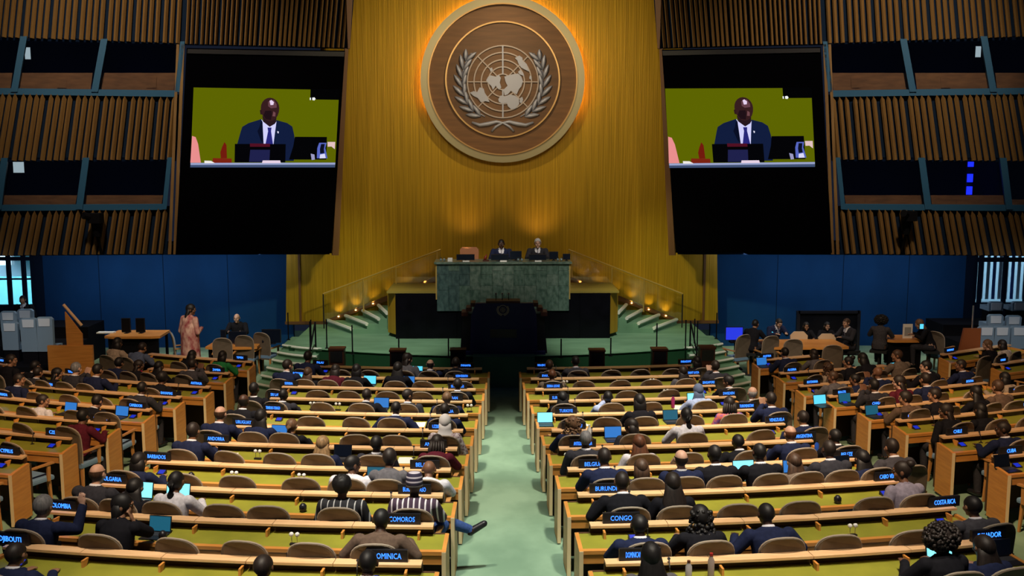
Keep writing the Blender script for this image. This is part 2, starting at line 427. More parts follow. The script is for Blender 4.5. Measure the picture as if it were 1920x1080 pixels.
# ------------------------------------------------------------------ rostrum, marble desk, lectern
RY = 25.65
ros = empty('rostrum', (0, RY, SZ), 0, 'black stone raised rostrum block behind the lectern', 'platform')
RX = 2.75
q = mb(M_BLACKMARBLE); q.box(-RX, RX, 0, 1.75, 0, 1.17); q.build('body', ros)
for i in range(7):
    x0 = -RX + i * 2 * RX / 7
    q = mb(M_BLACKMARBLE); q.box(x0 + .006, x0 + 2 * RX / 7 - .006, -.02, 0, .01, 1.14); q.build('front_slab', ros)
q = mb(mat('olive_top', (.22, .17, .03), .5)); q.box(-RX - .22, RX + .22, .02, 1.75, 1.17, 1.22); q.build('top_shelf', ros)
for s in (-1, 1):
    q = mb(M_GOLD); q.prism([(s * RX, .05, .1), (s * (RX + .24), .4, .1), (s * (RX + .24), .4, 1.17), (s * RX, .05, 1.17)], (0, 1.0, 0)); q.build('side_panel', ros)
md = empty('marble_desk', (0, RY - .06, SZ), 0, 'high green marble desk on the rostrum with monitors along its top', 'desk')
MX = 1.685
zb, zt = 1.44 - SZ, 2.70 - SZ
q = mb(M_MARBLE2); q.box(-MX + .02, MX - .02, .02, .055, zb, zt - .01); q.box(-MX + .02, MX - .02, .055, .6, 1.25, zt - .01); q.build('core', md)
cols = [0, .09, .17, .25, .33, .42, .50, .58, .66, .75, .83, .92, 1.0]
for i in range(12):
    for j in range(3):
        zz = [zb, zb + .47 * (zt - zb) + (.06 if i % 3 else -.05), zb + .78 * (zt - zb) + (.05 if i % 2 else -.04), zt - .05]
        x0, x1 = -MX + 2 * MX * cols[i] + .003, -MX + 2 * MX * cols[i + 1] - .003
        q = mb(random.choice([M_MARBLE, M_MARBLE2 if i < 3 else M_MARBLE, M_MARBLE3 if i > 2 else M_MARBLE2])); q.box(x0, x1, -random.uniform(0, .006), .04, zz[j] + .003, zz[j + 1] - .003); q.build('marble_slab', md)
q = mb(M_MARBLE3); q.box(-MX - .06, MX + .06, -.05, .75, zt - .05, zt); q.build('top_slab', md)
for s in (-1, 1):
    q = mb(M_GOLDTRIM); q.box(s * MX - .03, s * MX + .03, .0, .6, zb + .3, zt - .05); q.build('side_trim', md)
ZT = 2.70      # height of the marble desk top

LY = 23.55
lec = empty('lectern', (0, LY, SZ), 0, 'dark navy speaking lectern with a gold emblem in front of the marble desk', 'lectern')
def lx(px): return (px - 945.5) / 1900 * LY
q = mb(M_BLACKSOFT); q.prism([(lx(862), .12, 0), (lx(1029), .12, 0), (lx(1022), .12, .95), (lx(868), .12, .95)], (0, .75, 0)); q.build('body', lec)
q = mb(M_NAVY)
q.prism([(lx(881), 0, 0.02), (lx(1010), 0, 0.02), (lx(1008), 0, .93), (lx(1001), 0, 1.22), (lx(893), 0, 1.22), (lx(884), 0, .93)], (0, .14, 0)); q.build('front_panel', lec)
q = mb(M_NAVY); q.box(lx(866), lx(1025), -.06, .1, 0, .07); q.build('plinth', lec)
for s in (-1, 1):
    for j in range(3):
        q = mb(M_DARKWOOD); a = lx(893 - 3 - 7 * j) if s < 0 else lx(1001 + 3 + 7 * j)
        q.box(*sorted((a - s * .02, a + s * .09 + s * .02 * j)), .04 - .01 * j, .5, .93 + .11 * (2 - j) - .02, .93 + .11 * (2 - j) + .07); q.build('side_step', lec)
q = mb(M_DARKWOOD); q.box(lx(912), lx(977), .0, .45, 1.22, 1.27); q.build('reading_shelf', lec)
q = mb(mat('bronze_plaque', (.09, .07, .055), .5)); q.box(lx(920), lx(970), -.012, 0, .40, .60); q.build('plaque', lec)
for k in range(3):
    x = lx(931 + 12 * k)
    q = mb(M_BLACKSOFT); q.tube([(x, .2, 1.27), (x, .16, 1.36), (x, .10, 1.42)], .008, 6); mic = q.build('microphone', lec)
    q = mb(M_CHROME); q.ball((x, .1, 1.43), .025, 8, 6); q.build('microphone_tip', mic)
M_PALEGOLD = mat('pale_gold', (.62, .52, .34), .45)
le = empty('lectern_emblem', (lx(944), -.02, 1.07)); le.parent = lec
disc_ring(.098, .115, -.02, 0, M_PALEGOLD, 24).build('ring', le)
for rr in (.03, .055): disc_ring(rr, rr + .007, -.018, 0, M_PALEGOLD, 20).build('parallel', le)
q = mb(M_PALEGOLD); q.box(-.055, .055, -.016, 0, -.004, .004); q.box(-.004, .004, -.016, 0, -.055, .055); q.build('meridian', le)
for s in (-1, 1):
    q = mb(M_PALEGOLD)
    q.tube([(s * .135 * cos(math.radians(a)), -.012, .135 * sin(math.radians(a))) for a in range(-80, 50, 10)], [.010 + .008 * (i % 2) for i in range(13)], 6); q.build('wreath', le)

# things on the marble desk
def monitor(name, px, y_bottom_z, wpx, hpx, Y, label, m_front=M_DARKSCREEN, group=None, facing=0, tilt=0.0, cat='monitor'):
    P = at_y(px, 500, Y); sc = (Y) / 1900
    o = empty(name, (P.x, Y, y_bottom_z), facing, label, cat, group)
    W, H = wpx * sc, hpx * sc
    q = mb(M_BLACKSOFT); q.box(-W / 2, W / 2, -.02, .02, .03, .03 + H); q.build('housing', o)
    q = mb(m_front); q.box(-W / 2 + .015, W / 2 - .015, -.026, -.018, .045, .015 + H); q.build('screen', o)
    q = mb(M_BLACKSOFT); q.box(-W / 5, W / 5, -.05, .1, 0, .012); q.box(-.02, .02, .0, .03, 0, .06); q.build('stand', o)
    return o
DY = RY + .12
monitor('desk_monitor', 873, ZT, 34, 11, DY, 'low black monitor in front of the empty tan chair on the marble desk', group='monitors on the marble desk')
monitor('desk_monitor', 937, ZT, 33, 11, DY, 'low black monitor before the seated man in navy on the marble desk', group='monitors on the marble desk')
monitor('desk_monitor', 967, ZT, 22, 16, DY + .15, 'black laptop screen between the two men on the marble desk', group='monitors on the marble desk')
monitor('desk_monitor', 1008, ZT, 33, 11, DY, 'low black monitor before the grey-haired man on the marble desk', group='monitors on the marble desk')
monitor('desk_monitor', 1038, ZT, 17, 15, DY + .15, 'black monitor right beside the grey-haired man on the marble desk', group='monitors on the marble desk')
monitor('desk_monitor', 1062, ZT, 14, 11, DY + .1, 'small black monitor at the far right end of the marble desk', group='monitors on the marble desk')
def glasses(px, Y, z, label, n=2):
    P = at_y(px, 500, Y)
    for k in range(n):
        o = empty('drinking_glass', (P.x + (k - (n - 1) / 2) * .09, Y - .02 * k, z), 0, label % ('right' if k else 'left'), 'glass', 'glasses of water on the marble desk')
        q = mb(M_GLASS); q.lathe([(.028, 0), (.034, .11), (.031, .11), (.026, .01)], n=12); q.build('glass_wall', o, True)
        q = mb(mat('water', (.35, .42, .48), .1)); q.lathe([(.024, .012), (.028, .07)], n=12); q.build('water', o, True)
for px, lb in ((830, 'clear water glass, %s of the pair at the left end of the marble desk'), (975, 'clear water glass, %s of the pair beside the laptop between the two men'), (1049, 'clear water glass, %s of the pair near the right end of the marble desk')):
    glasses(px, DY - .02, ZT, lb)
def slab_thing(name, px, Y, z, w_, d_, h_, m, label, cat, group=None):
    P = at_y(px, 500, Y); o = mb(m).box(-w_ / 2, w_ / 2, -d_ / 2, d_ / 2, 0, h_).build(name, loc=(P.x, Y, z)); return tag(o, label, cat, group)
slab_thing('name_card', 874, DY - .15, ZT, .17, .03, .035, M_WHITE, 'white name card before the empty tan chair on the marble desk', 'card', 'white cards on the marble desk')
slab_thing('name_card', 944, DY - .15, ZT, .17, .03, .035, M_WHITE, 'white name card before the seated man in navy on the marble desk', 'card', 'white cards on the marble desk')
slab_thing('name_card', 1009, DY - .15, ZT, .17, .03, .035, M_WHITE, 'white name card before the grey-haired man on the marble desk', 'card', 'white cards on the marble desk')
o = empty('gavel_block', (at_y(911, 490, DY).x, DY, ZT), 0, 'small red-brown wooden gavel carving on the marble desk', 'gavel')
q = mb(M_DARKWOOD); q.box(-.08, .08, -.05, .05, 0, .04); q.build('base', o)
q = mb(mat('red_wood', (.22, .03, .015), .5)); q.tube([(-.02, 0, .04), (-.01, 0, .10), (.02, 0, .17)], [.035, .04, .012], 8); q.build('carving', o, True)
tag(mb(M_WHITE).box(-.06, .06, -.04, .04, 0, .09).build('paper_stack', loc=(at_y(844, 490, DY).x, DY, ZT)), 'white papers standing near the left end of the marble desk', 'paper')
def gooseneck(name, x, Y, z, label, h=.2, cat='microphone', group=None, m=M_BLACKSOFT):
    o = empty(name, (x, Y, z), 0, label, cat, group)
    q = mb(m); q.lathe([(.035, 0), (.03, .015)], n=10); q.build('base', o)
    q = mb(m); q.tube([(0, 0, .015), (0, .01, h * .6), (0, .06, h)], .006, 6); q.build('neck', o)
    q = mb(m); q.ball((0, .07, h), .016, 8, 6); q.build('microphone_head', o)
    return o

# balustrades / stairs behind the rostrum
for s in (-1, 1):
    nm = 'left' if s < 0 else 'right'
    st = empty('side_stair', (s * 4.0, 26.3, SZ), 0, 'green carpeted stair with pale nosings climbing at the %s of the rostrum' % nm, 'stairs', 'stairs up to the rostrum')
    for k, (xf, xn, z) in enumerate(((4.86, 3.99, .12), (4.36, 3.58, .25), (3.88, 3.27, .39), (3.44, 3.05, .54))):
        q = mb(M_STAGE)
        P = [(s * xf, 27.85), (s * xn, 26.40), (s * 3.0, 26.40 + .02 * k), (s * 3.0, 27.85)]
        q.prism([(a - s * 4.0, b - 26.3, 0) for a, b in P], (0, 0, z)); q.build('step', st)
        q = mb(M_NOSE); q.tube([(s * (xf - 4.0), 1.55, z), (s * (xn - 4.0), .09, z)], .05, 6); q.build('step_nosing', st)
    # sloping brown skirting with up-lights against the gold wall
    sk = empty('stair_skirting', (s * 5.0, GY - .1, SZ), 0, 'sloping brown skirting with small up lights on the gold wall, %s of the rostrum' % nm, 'skirting', 'skirtings with stair lights')
    q = mb(M_BROWN)
    P = [(4.85, .05), (1.75, 1.2), (1.75, 1.38), (4.85, .15)]
    q.prism([(s * a - s * 5.0, 0, b) for a, b in P], (0, .08, 0)); q.build('skirting_board', sk)
    for k in range(6):
        x = 4.55 - .48 * k; z = .17 + .375 * .48 * k + .05
        q = mb(M_STAIRLED); q.box(s * x - s * 5 - .018, s * x - s * 5 + .018, -.04, -.01, z, z + .02); q.build('stair_light', sk)
        spot('stair_uplight', (s * x, GY - .13, SZ + z + .03), (s * x, GY + .02, SZ + z + .5), 10, (1.0, .66, .2), 95, 1.0, .02)
    # gold handrail on glass
    hr = empty('handrail', (s * 4.9, 26.9, SZ), 0, 'gold handrail on slim posts beside the %s stair of the rostrum' % nm, 'handrail', 'handrails of the rostrum stairs')
    A = at_y(606 if s < 0 else 1280, 551, 27.2); B = at_y(826 if s < 0 else 1066, 468, 27.2)
    o0 = V((s * 4.9, 26.9, SZ))
    q = mb(M_GOLDTRIM); q.tube([A - o0, B - o0], .022, 8); q.build('rail', hr)
    for tt in (0, .34, .62, .97):
        P = A.lerp(B, tt); zf = SZ + max(0.0, (4.75 - abs(P.x)) / .42 * .2)
        zf = min(zf, P.z - .5)
        q = mb(M_BLACKSOFT if tt == 0 else M_GOLDTRIM); q.tube([P - o0, V((P.x, P.y, zf)) - o0], .018, 6); q.build('post', hr)
    q = mb(M_GLASS); P = [A + V((0, 0, -.05)), B + V((0, 0, -.05)), V((B.x, B.y, B.z - .8)), V((A.x, A.y, A.z - .75))]
    q.prism([p - o0 for p in P], (0, .012, 0)); q.build('glass_panel', hr)
    # lower black handrail at the stage steps
    br = empty('step_handrail', (s * 4.6, 24.4, SZ), 0, 'black metal handrail beside the %s stage steps' % nm, 'handrail', 'black handrails at the stage steps')
    q = mb(M_BLACK); X = 4.62
    q.tube([(0, -.75, -.45), (0, -.72, .02), (s * .0, .1, .62), (0, .12, -.02)], .02, 6); q.build('rail', br)
    q = mb(M_BLACK); q.tube([(s * .18, .5, 0), (s * .18, .5, .62)], .016, 6); q.build('post', br)
# black posts of the glass balustrade along the stage edge
for px, yt, yb in ((541, 585, 637), (582, 601, 657), (613, 597, 653), (661, 608, 664), (748, 632, 668), (841, 634, 671), (1052, 634, 671), (1145, 632, 668), (1231, 604, 660), (1285, 598, 655), (1307, 600, 657), (1343, 585, 635)):
    P = at_z(px, yb, SZ)
    o = empty('edge_post', (P.x, P.y, SZ), 0, 'thin black post on the green stage, %s of the lectern, %s' % ('left' if px < 945 else 'right', {541: 'by the blue wall', 582: 'behind the step handrail', 613: 'beside the step handrail', 661: 'before the lowest stair tread', 748: 'at the rostrum corner', 841: 'nearest the lectern', 1052: 'nearest the lectern', 1145: 'at the rostrum corner', 1231: 'before the lowest stair tread', 1285: 'beside the step handrail', 1307: 'behind the step handrail', 1343: 'by the blue wall'}[px]), 'post', 'black posts on the stage')
    q = mb(M_BLACK); q.tube([(0, 0, 0), (0, 0, (yb - yt) / 1900 * P.y)], .016, 8); q.build('shaft', o)
    q = mb(M_BLACK); q.lathe([(.05, 0), (.045, .012)], n=10); q.build('foot', o)
# dark wooden boxes in front of the stage
for i, (px, yt) in enumerate(((632, 653), (746, 656), (859, 655), (1119, 656), (1236, 654), (1325, 650))):
    Y = 22.55 + (0.35 if i in (0, 5) else 0)
    P = at_y(px, yt, Y)
    o = empty('speaker_box', (P.x, Y, 0), 0, 'dark red-brown wooden loudspeaker box before the stage, %s' % ['leftmost, beside the step handrail', 'second of three left of the lectern', 'nearest on the left of the lectern', 'nearest on the right of the lectern', 'second of three right of the lectern', 'rightmost, beside the step handrail'][i], 'loudspeaker', 'wooden boxes in front of the stage')
    q = mb(M_DARKWOOD); q.box(-.17, .17, -.14, .14, 0, P.z); q.build('cabinet', o)
    q = mb(M_BLACKSOFT); q.box(-.14, .14, -.15, -.139, P.z - .3, P.z - .05); q.build('grille', o)
    q = mb(M_DARKWOOD); q.box(-.185, .185, -.155, .155, P.z - .02, P.z + .02); q.build('top', o)
# ------------------------------------------------------------------ leaning side walls with slats, booths and video screens
def at_wall(px, py, s, off=0.0):
    r = ray(px, py)      # plane  Y = 27 - .3 (|X| - 4) - off
    # s<0: Y - .3 X = 28.2 - off ; s>0: Y + .3 X = 28.2 - off
    k = .3 * s
    t = (28.2 - off * 1.044 - CAM.y - k * CAM.x) / (r.y + k * r.x)
    return CAM + r * t
MIR = 1889.0
def WP(px, py, s, off=0.0):       # left wall pixels; the right wall mirrors them
    return at_wall(px, py, -1, off) if s < 0 else at_wall(MIR - px, py, 1, off)
def quad_box(m, P, s, d, name, parent):
    n = V((.3 * -s, -1, 0)).normalized()
    return mb(m).prism([V(p) for p in P], n * d).build(name, parent)
def slat_mesh(L, W, D, point):
    q = mb(M_SLAT); h = W / 2
    R = [[(-h, 0, 0), (-h, -D * .55, 0), (-h * .25, -D, 0), (h, -D * .4, 0), (h, 0, 0)], [(-h, 0, L - point), (-h, -D * .55, L - point), (-h * .25, -D, L), (h, -D * .4, L - point), (h, 0, L - point)]]
    q.rings(R)
    return q.mesh('slat')
def slat_row(parent, s, bl, br, tl, tr, pitch, Wd, point, gaps):
    n_px = br[0] - bl[0]; xs = []; x = 0.0; i = 0
    while x < n_px:
        xs.append(x / n_px); i += 1
        x += pitch * (gaps[i % len(gaps)])
    me = None
    for u in xs:
        b = WP(bl[0] + (br[0] - bl[0]) * u, bl[1] + (br[1] - bl[1]) * u, s)
        t = WP(tl[0] + (tr[0] - tl[0]) * u, tl[1] + (tr[1] - tl[1]) * u, s)
        L = (t - b).length
        if me is None: me, L0 = slat_mesh(L, Wd, .13, point), L
        z = (t - b).normalized(); xx = V((1, -.3 * s, 0)).normalized(); yy = z.cross(xx).normalized(); xx = yy.cross(z)
        o = inst('slat', me, parent)
        M = Matrix((xx, yy, z)).transposed().to_4x4(); M.translation = b
        o.matrix_basis = M @ Matrix.Diagonal((1, 1, L / L0, 1))
wn = 0
for s in (-1, 1):
    nm = 'left' if s < 0 else 'right'
    W_ = empty('wall_' + nm, (0, 0, 0)); structure(W_)
    def q4(a, b, c, d, m, off, dep, name, parent=W_):
        return quad_box(m, [WP(*a, s, off), WP(*b, s, off), WP(*c, s, off), WP(*d, s, off)], s, dep, name, parent)
    # backing boards behind the three slat bands
    q4((-420, 66), (655, 92), (668, -75), (-410, -75), M_SLATBACK, -.12, .1, 'backing_board')
    q4((-420, 306), (330, 302), (340, 178), (-410, 170), M_SLATBACK, -.12, .1, 'backing_board')
    q4((-420, 482), (312, 477), (322, 386), (-410, 392), M_SLATBACK, -.12, .1, 'backing_board')
    slat_row(W_, s, (-200, 63), (345, 82), (-182, -70), (352, -70), 12.2, .096, .0, (1, 1, 1.02, 1.25))
    slat_row(W_, s, (350, 83), (650, 90), (357, -70), (664, -70), 8.7, .066, .0, (1, 1, 1, 1.2))
    slat_row(W_, s, (-225, 303), (322, 299), (-197, 170), (332, 182), 12.6, .104, .11, (1, 1, .9, 1.3))
    slat_row(W_, s, (-240, 481), (302, 475), (-217, 400), (312, 390), 12.8, .106, .11, (1, .9, 1.35))
    # corner trim and blue frames
    for (a, b, c, d, m) in (((340, 84), (346, 84), (331, 476), (325, 476), M_SLAT), ((331, 84), (336, 84), (321, 476), (315, 476), M_SLAT)):
        q4(a, b, c, d, m, .02, .12, 'corner_trim')
    q4((646, -75), (664, -75), (655, 92), (651, 92), M_BROWN, .03, .12, 'edge_trim')
    q4((645, 92), (652, 92), (634, 478), (622, 478), M_BROWN, .0, .12, 'edge_trim')
    q4((-420, 160), (334, 170), (333, 182), (-420, 172), M_TEAL, .01, .1, 'sill')
    q4((-420, 386), (312, 382), (310, 393), (-420, 398), M_TEAL, .01, .1, 'sill')
    for (tops, bots, yt, yb, lab) in (((-130, 40, 190, 338), (-155, 22, 172, 328), 72, 167, 'upper'), ((-150, 4, 156, 314), (-172, -8, 143, 304), 300, 386, 'lower')):
        sl = (83 - 72) / 340 if lab == 'upper' else -1 / 340
        for j, (a, b) in enumerate(zip(tops, bots)):
            w2 = 9 if j in (1, 2) else 6
            yt_ = yt + sl * a
            q4((a, yt_ - 4), (a + w2 * 1.4, yt_ - 4), (b + w2 * 1.4, yb + 6), (b, yb + 6), M_TEAL, -.02, .16, 'mullion')
            if j < 3:
                wn += 1
                a2, b2 = tops[j + 1], bots[j + 1]
                wd = empty('window_%d' % wn, (0, 0, 0)); structure(wd)
                P = [(b, yb + 4), (b2, yb + 4), (a2, yt + sl * a2 - 4), (a, yt_ - 4)]
                n = V((.3 * -s, -1, 0)).normalized()
                F = [WP(*p, s, 0) for p in P]; B = [p - n * 1.3 for p in F]
                q = mb(M_BOOTH); q.v = [tuple(p) for p in F + B]
                for f in ((0, 1, 5, 4), (1, 2, 6, 5), (2, 3, 7, 6), (3, 0, 4, 7), (4, 5, 6, 7)): q.face(f)
                q.build('booth_interior', wd)
                hgt = 30 if lab == 'upper' else (20 if j else 12)
                Pw = [(b + 6, yb + 3), (b2 - 2, yb + 3), (b2 + 2, yb - hgt), (b + 9, yb - hgt)]
                quad_box(M_BOOTHWOOD, [WP(*p, s, -.12) for p in Pw], s, .06, 'wood_front', wd)
                quad_box(M_GLASSB, [WP(*p, s, -.02) for p in P], s, .012, 'glass_pane', wd)
                if not (lab == 'lower' and j == 0):
                    cpx = (b + b2) / 2 + (25 if j == 2 else 10)
                    quad_box(M_BOOTHWOOD, [WP(*p, s, -.09) for p in ((cpx, yb - 2), (cpx + 18, yb - 2), (cpx + 19, yb - hgt + 8), (cpx, yb - hgt + 8))], s, .05, 'console_back', wd)
    # soffit under the wall and the blue wall behind
    q = mb(M_SLATBACK); zs = 2.82
    q.prism([WP(-420, 480, s, 0) * 1.0, WP(618, 477, s, 0), V((s * 4.9, 28.6, zs)), V((s * 16, 28.6, zs))], (0, 0, .12)); q.build('soffit', W_)
    xe = at_y(66 if s < 0 else 1825, 540, 28.3).x
    bw = mb(M_BLUEWALL).prism([(s * 5.9, 28.3, 0), (xe, 28.3, 0), (xe, 28.3, 3.0), (s * 5.9, 28.3, 3.0)], (0, .15, 0)).build('wall_back_' + nm); structure(bw)
    for j in range(3):
        x0 = s * 5.9 + (xe - s * 5.9) * (j + 1) / 4
        mb(M_SLATBACK).box(x0 - .008, x0 + .008, -.004, 0, 0, 3.0).build('panel_joint', bw, loc=(0, 28.3, 0))
    q = mb(M_SLATBACK); q.box(*sorted((xe, xe - s * .25)), 28.28, 28.5, 0, 3.0); structure(q.build('trim_%d' % (1 if s < 0 else 2)))

# video screens
def lin(c): return tuple(((x / 255) / 12.92 if x <= 10 else (((x / 255) + .055) / 1.055) ** 2.4) for x in c)
SCR = [
 ('bg', (90, 98, 2), [(145, 140), (1680, 145), (1640, 985), (100, 985)]),
 ('cut', (3, 3, 4), [(1378, 138), (1686, 140), (1678, 252), (1375, 252)]),
 ('chairp', (228, 140, 140), [(122, 655), (160, 668), (185, 740), (212, 940), (100, 940)]),
 ('gav', (120, 34, 18), [(340, 890), (540, 895), (540, 948), (335, 945)]),
 ('gav2', (110, 26, 14), [(425, 892), (420, 830), (440, 770), (465, 718), (486, 750), (490, 892)]),
 ('jack', (17, 28, 60), [(600, 740), (640, 600), (655, 555), (720, 515), (858, 470), (940, 560), (1020, 480), (1130, 510), (1185, 548), (1205, 640), (1215, 740), (1200, 920), (600, 920)]),
 ('shirt', (205, 205, 248), [(858, 470), (880, 500), (945, 552), (1000, 520), (1018, 492), (1000, 620), (985, 740), (880, 740)]),
 ('tie', (38, 38, 120), [(922, 560), (965, 560), (960, 600), (980, 740), (900, 740), (928, 600)]),
 ('neck', (38, 22, 28), [(868, 440), (1020, 440), (1010, 505), (945, 552), (880, 500)]),
 ('head', (52, 28, 30), [(950 + 98 * cos(a * pi / 10), 350 - 112 * sin(a * pi / 10) * (1 if a < 10 else 1.25)) for a in range(20)]),
 ('ear', (46, 24, 26), [(842, 375), (862, 365), (866, 420), (848, 420)]),
 ('shade', (30, 16, 22), [(900, 380), (965, 378), (970, 410), (960, 480), (905, 470), (880, 430)]),
 ('browlit', (98, 62, 72), [(930, 280), (990, 262), (1020, 310), (1020, 345), (960, 352), (930, 330)]),
 ('shine', (225, 205, 235), [(945, 272), (965, 262), (992, 285), (985, 315), (955, 318)]),
 ('nose', (110, 70, 75), [(985, 385), (1008, 400), (1005, 440), (975, 438)]),
 ('pin', (215, 215, 235), [(1025, 598), (1042, 602), (1040, 622), (1028, 620)]),
 ('lapl', (9, 14, 36), [(858, 478), (870, 500), (880, 735), (850, 700), (815, 600), (835, 560)]),
 ('mon', (4, 4, 7), [(575, 738), (1115, 738), (1110, 936), (570, 936)]),
 ('monl', (78, 16, 34), [(735, 732), (948, 735), (948, 768), (735, 768)]),
 ('monb', (30, 32, 74), [(738, 800), (948, 800), (940, 930), (724, 930)]),
 ('lap', (4, 4, 6), [(1212, 658), (1552, 658), (1545, 905), (1150, 905), (1195, 760)]),
 ('hand', (222, 190, 190), [(1558, 712), (1640, 712), (1636, 792), (1600, 762), (1560, 765)]),
 ('jug', (84, 100, 190), [(1470, 722), (1548, 722), (1535, 780), (1558, 890), (1445, 890), (1450, 780)]),
 ('jug2', (215, 215, 245), [(1480, 850), (1530, 840), (1540, 890), (1475, 892)]),
 ('jug3', (12, 16, 34), [(1490, 735), (1530, 735), (1520, 790), (1525, 835), (1480, 840), (1478, 790)]),
 ('glass', (150, 150, 190), [(1380, 840), (1420, 850), (1425, 905), (1390, 910)]),
 ('table', (150, 160, 200), [(102, 942), (1642, 938), (1640, 962), (101, 966)]),
 ('table2', (62, 78, 112), [(101, 964), (1640, 960), (1638, 990), (98, 990)]),
 ('card', (225, 205, 225), [(870, 915), (1055, 915), (1062, 944), (862, 944)]),
 ('paper', (235, 230, 225), [(250, 918), (320, 920), (362, 945), (250, 946)]),
 ('dot', (240, 245, 245), [(1370, 232), (1382, 232), (1382, 258), (1370, 258)]),
 ('dot2', (240, 245, 245), [(1396, 232), (1420, 228), (1432, 246), (1418, 262), (1396, 258)]),
]
for s in (-1, 1):
    nm = 'left' if s < 0 else 'right'
    vs = empty('video_screen', (s * 6.7, 25.9, 2.6), 0, 'tall black video wall %s of the gold wall showing a speaker in navy' % nm, 'screen', 'video walls beside the gold wall')
    vs.rotation_euler = (0, 0, 0)
    o0 = V((s * 6.7, 25.9, 2.6))
    C = ((350, 90), (647, 95), (622, 475), (329, 478)) if s < 0 else ((1539, 88), (1241, 93), (1267, 474), (1560, 474))
    n = V((.3 * -s, -1, 0)).normalized()
    if s > 0: C = (C[1], C[0], C[3], C[2])
    F = [at_wall(*p, s, .30) - o0 for p in C]
    mb(M_VOID).prism(F, -n * .38).build('cabinet', vs)
    top = [at_wall(*p, s, .34) - o0 for p in (((352, 92), (646, 97), (645, 106), (351, 100)) if s < 0 else ((1242, 95), (1538, 90), (1538, 98), (1243, 104)))]
    mb(M_BLACKSOFT).prism(top, -n * .1).build('top_rail', vs)
    K = ((363, 164), (636, 168), (628, 313), (357, 313)) if s < 0 else ((1247, 166), (1521, 164), (1528, 312), (1255, 314))
    im = MB()
    for li, (nn, c, P) in enumerate(SCR):
        m = mat('picture_' + nn, lin(c), emit=1.0, spec=0.0, rough=1.0)
        im.use(m); pts = []
        for x, y in P:
            v = (y - 140) / 845; x0 = 145 - 45 * v; x1 = 1680 - 42 * v; u = (x - x0) / (x1 - x0)
            a = V((*K[0], 0)).lerp(V((*K[1], 0)), u); b = V((*K[3], 0)).lerp(V((*K[2], 0)), u); p = a.lerp(b, v)
            pts.append(at_wall(p.x, p.y, s, .305 + .0012 * li) - o0)
        b = len(im.v); im.v += [tuple(p) for p in pts]; im.face(tuple(range(b, b + len(pts))))
    im.build('picture', vs)

# wall cameras, booth lights
def wall_thing(px, py, s, off): return at_wall(px, py, s, off)
for px, py, s in ((178, 412, -1), (1703, 408, 1)):
    P = at_wall(px, py, s, .4)
    o = empty('wall_camera', P, 0, 'black remote camera on a pole in front of the %s lower slats' % ('left' if s < 0 else 'right'), 'camera', 'remote cameras on the slat walls')
    q = mb(M_BLACK); q.box(-.13, .17, -.14, .14, -.08, .16); q.build('housing', o)
    q = mb(M_BLACK); q.tube([(-.2, -.2, .12), (-.05, -.05, .06)], [.09, .08], 10); q.build('lens', o)
    q = mb(M_BLACK); q.tube([(0, .1, -.08), (0, .1, -.42)], [.14, .09], 10); q.build('yoke', o)
    q = mb(M_BLACK); q.tube([(0, .1, -.42), (0, .30, -.86)], .035, 8); q.build('pole', o)
for (px, py, s, w_, h_, lb) in ((52, 100, -1, .13, .28, 'small white lit monitor in the upper left booth'), (35, 313, -1, .26, .28, 'small white lit monitor in the lower left booth'), (1834, 97, 1, .13, .26, 'small white lit monitor in the upper right booth')):
    P = at_wall(px, py, s, -.5)
    o = empty('booth_monitor', P, 0, lb, 'monitor', 'booth monitors')
    mb(M_BLACKSOFT).box(-w_ / 2 - .01, w_ / 2 + .01, 0, .05, -h_ / 2 - .01, h_ / 2 + .01).build('housing', o)
    mb(M_WHITEGLOW).box(-w_ / 2, w_ / 2, -.01, 0, -h_ / 2, h_ / 2).build('screen', o)
P = at_wall(1819, 330, 1, -.4)
o = empty('booth_light_column', P, 0, 'column of three deep blue lights in the lower right booth', 'light')
for dz in (.33, -.05, -.36):
    mb(mat('deep_blue_light', (.01, .02, .9), emit=3)).box(-.06, .06, -.03, .03, dz - .10, dz + .10).build('blue_light', o)
mb(M_BLACKSOFT).box(-.08, .08, .03, .06, -.5, .5).build('housing', o)

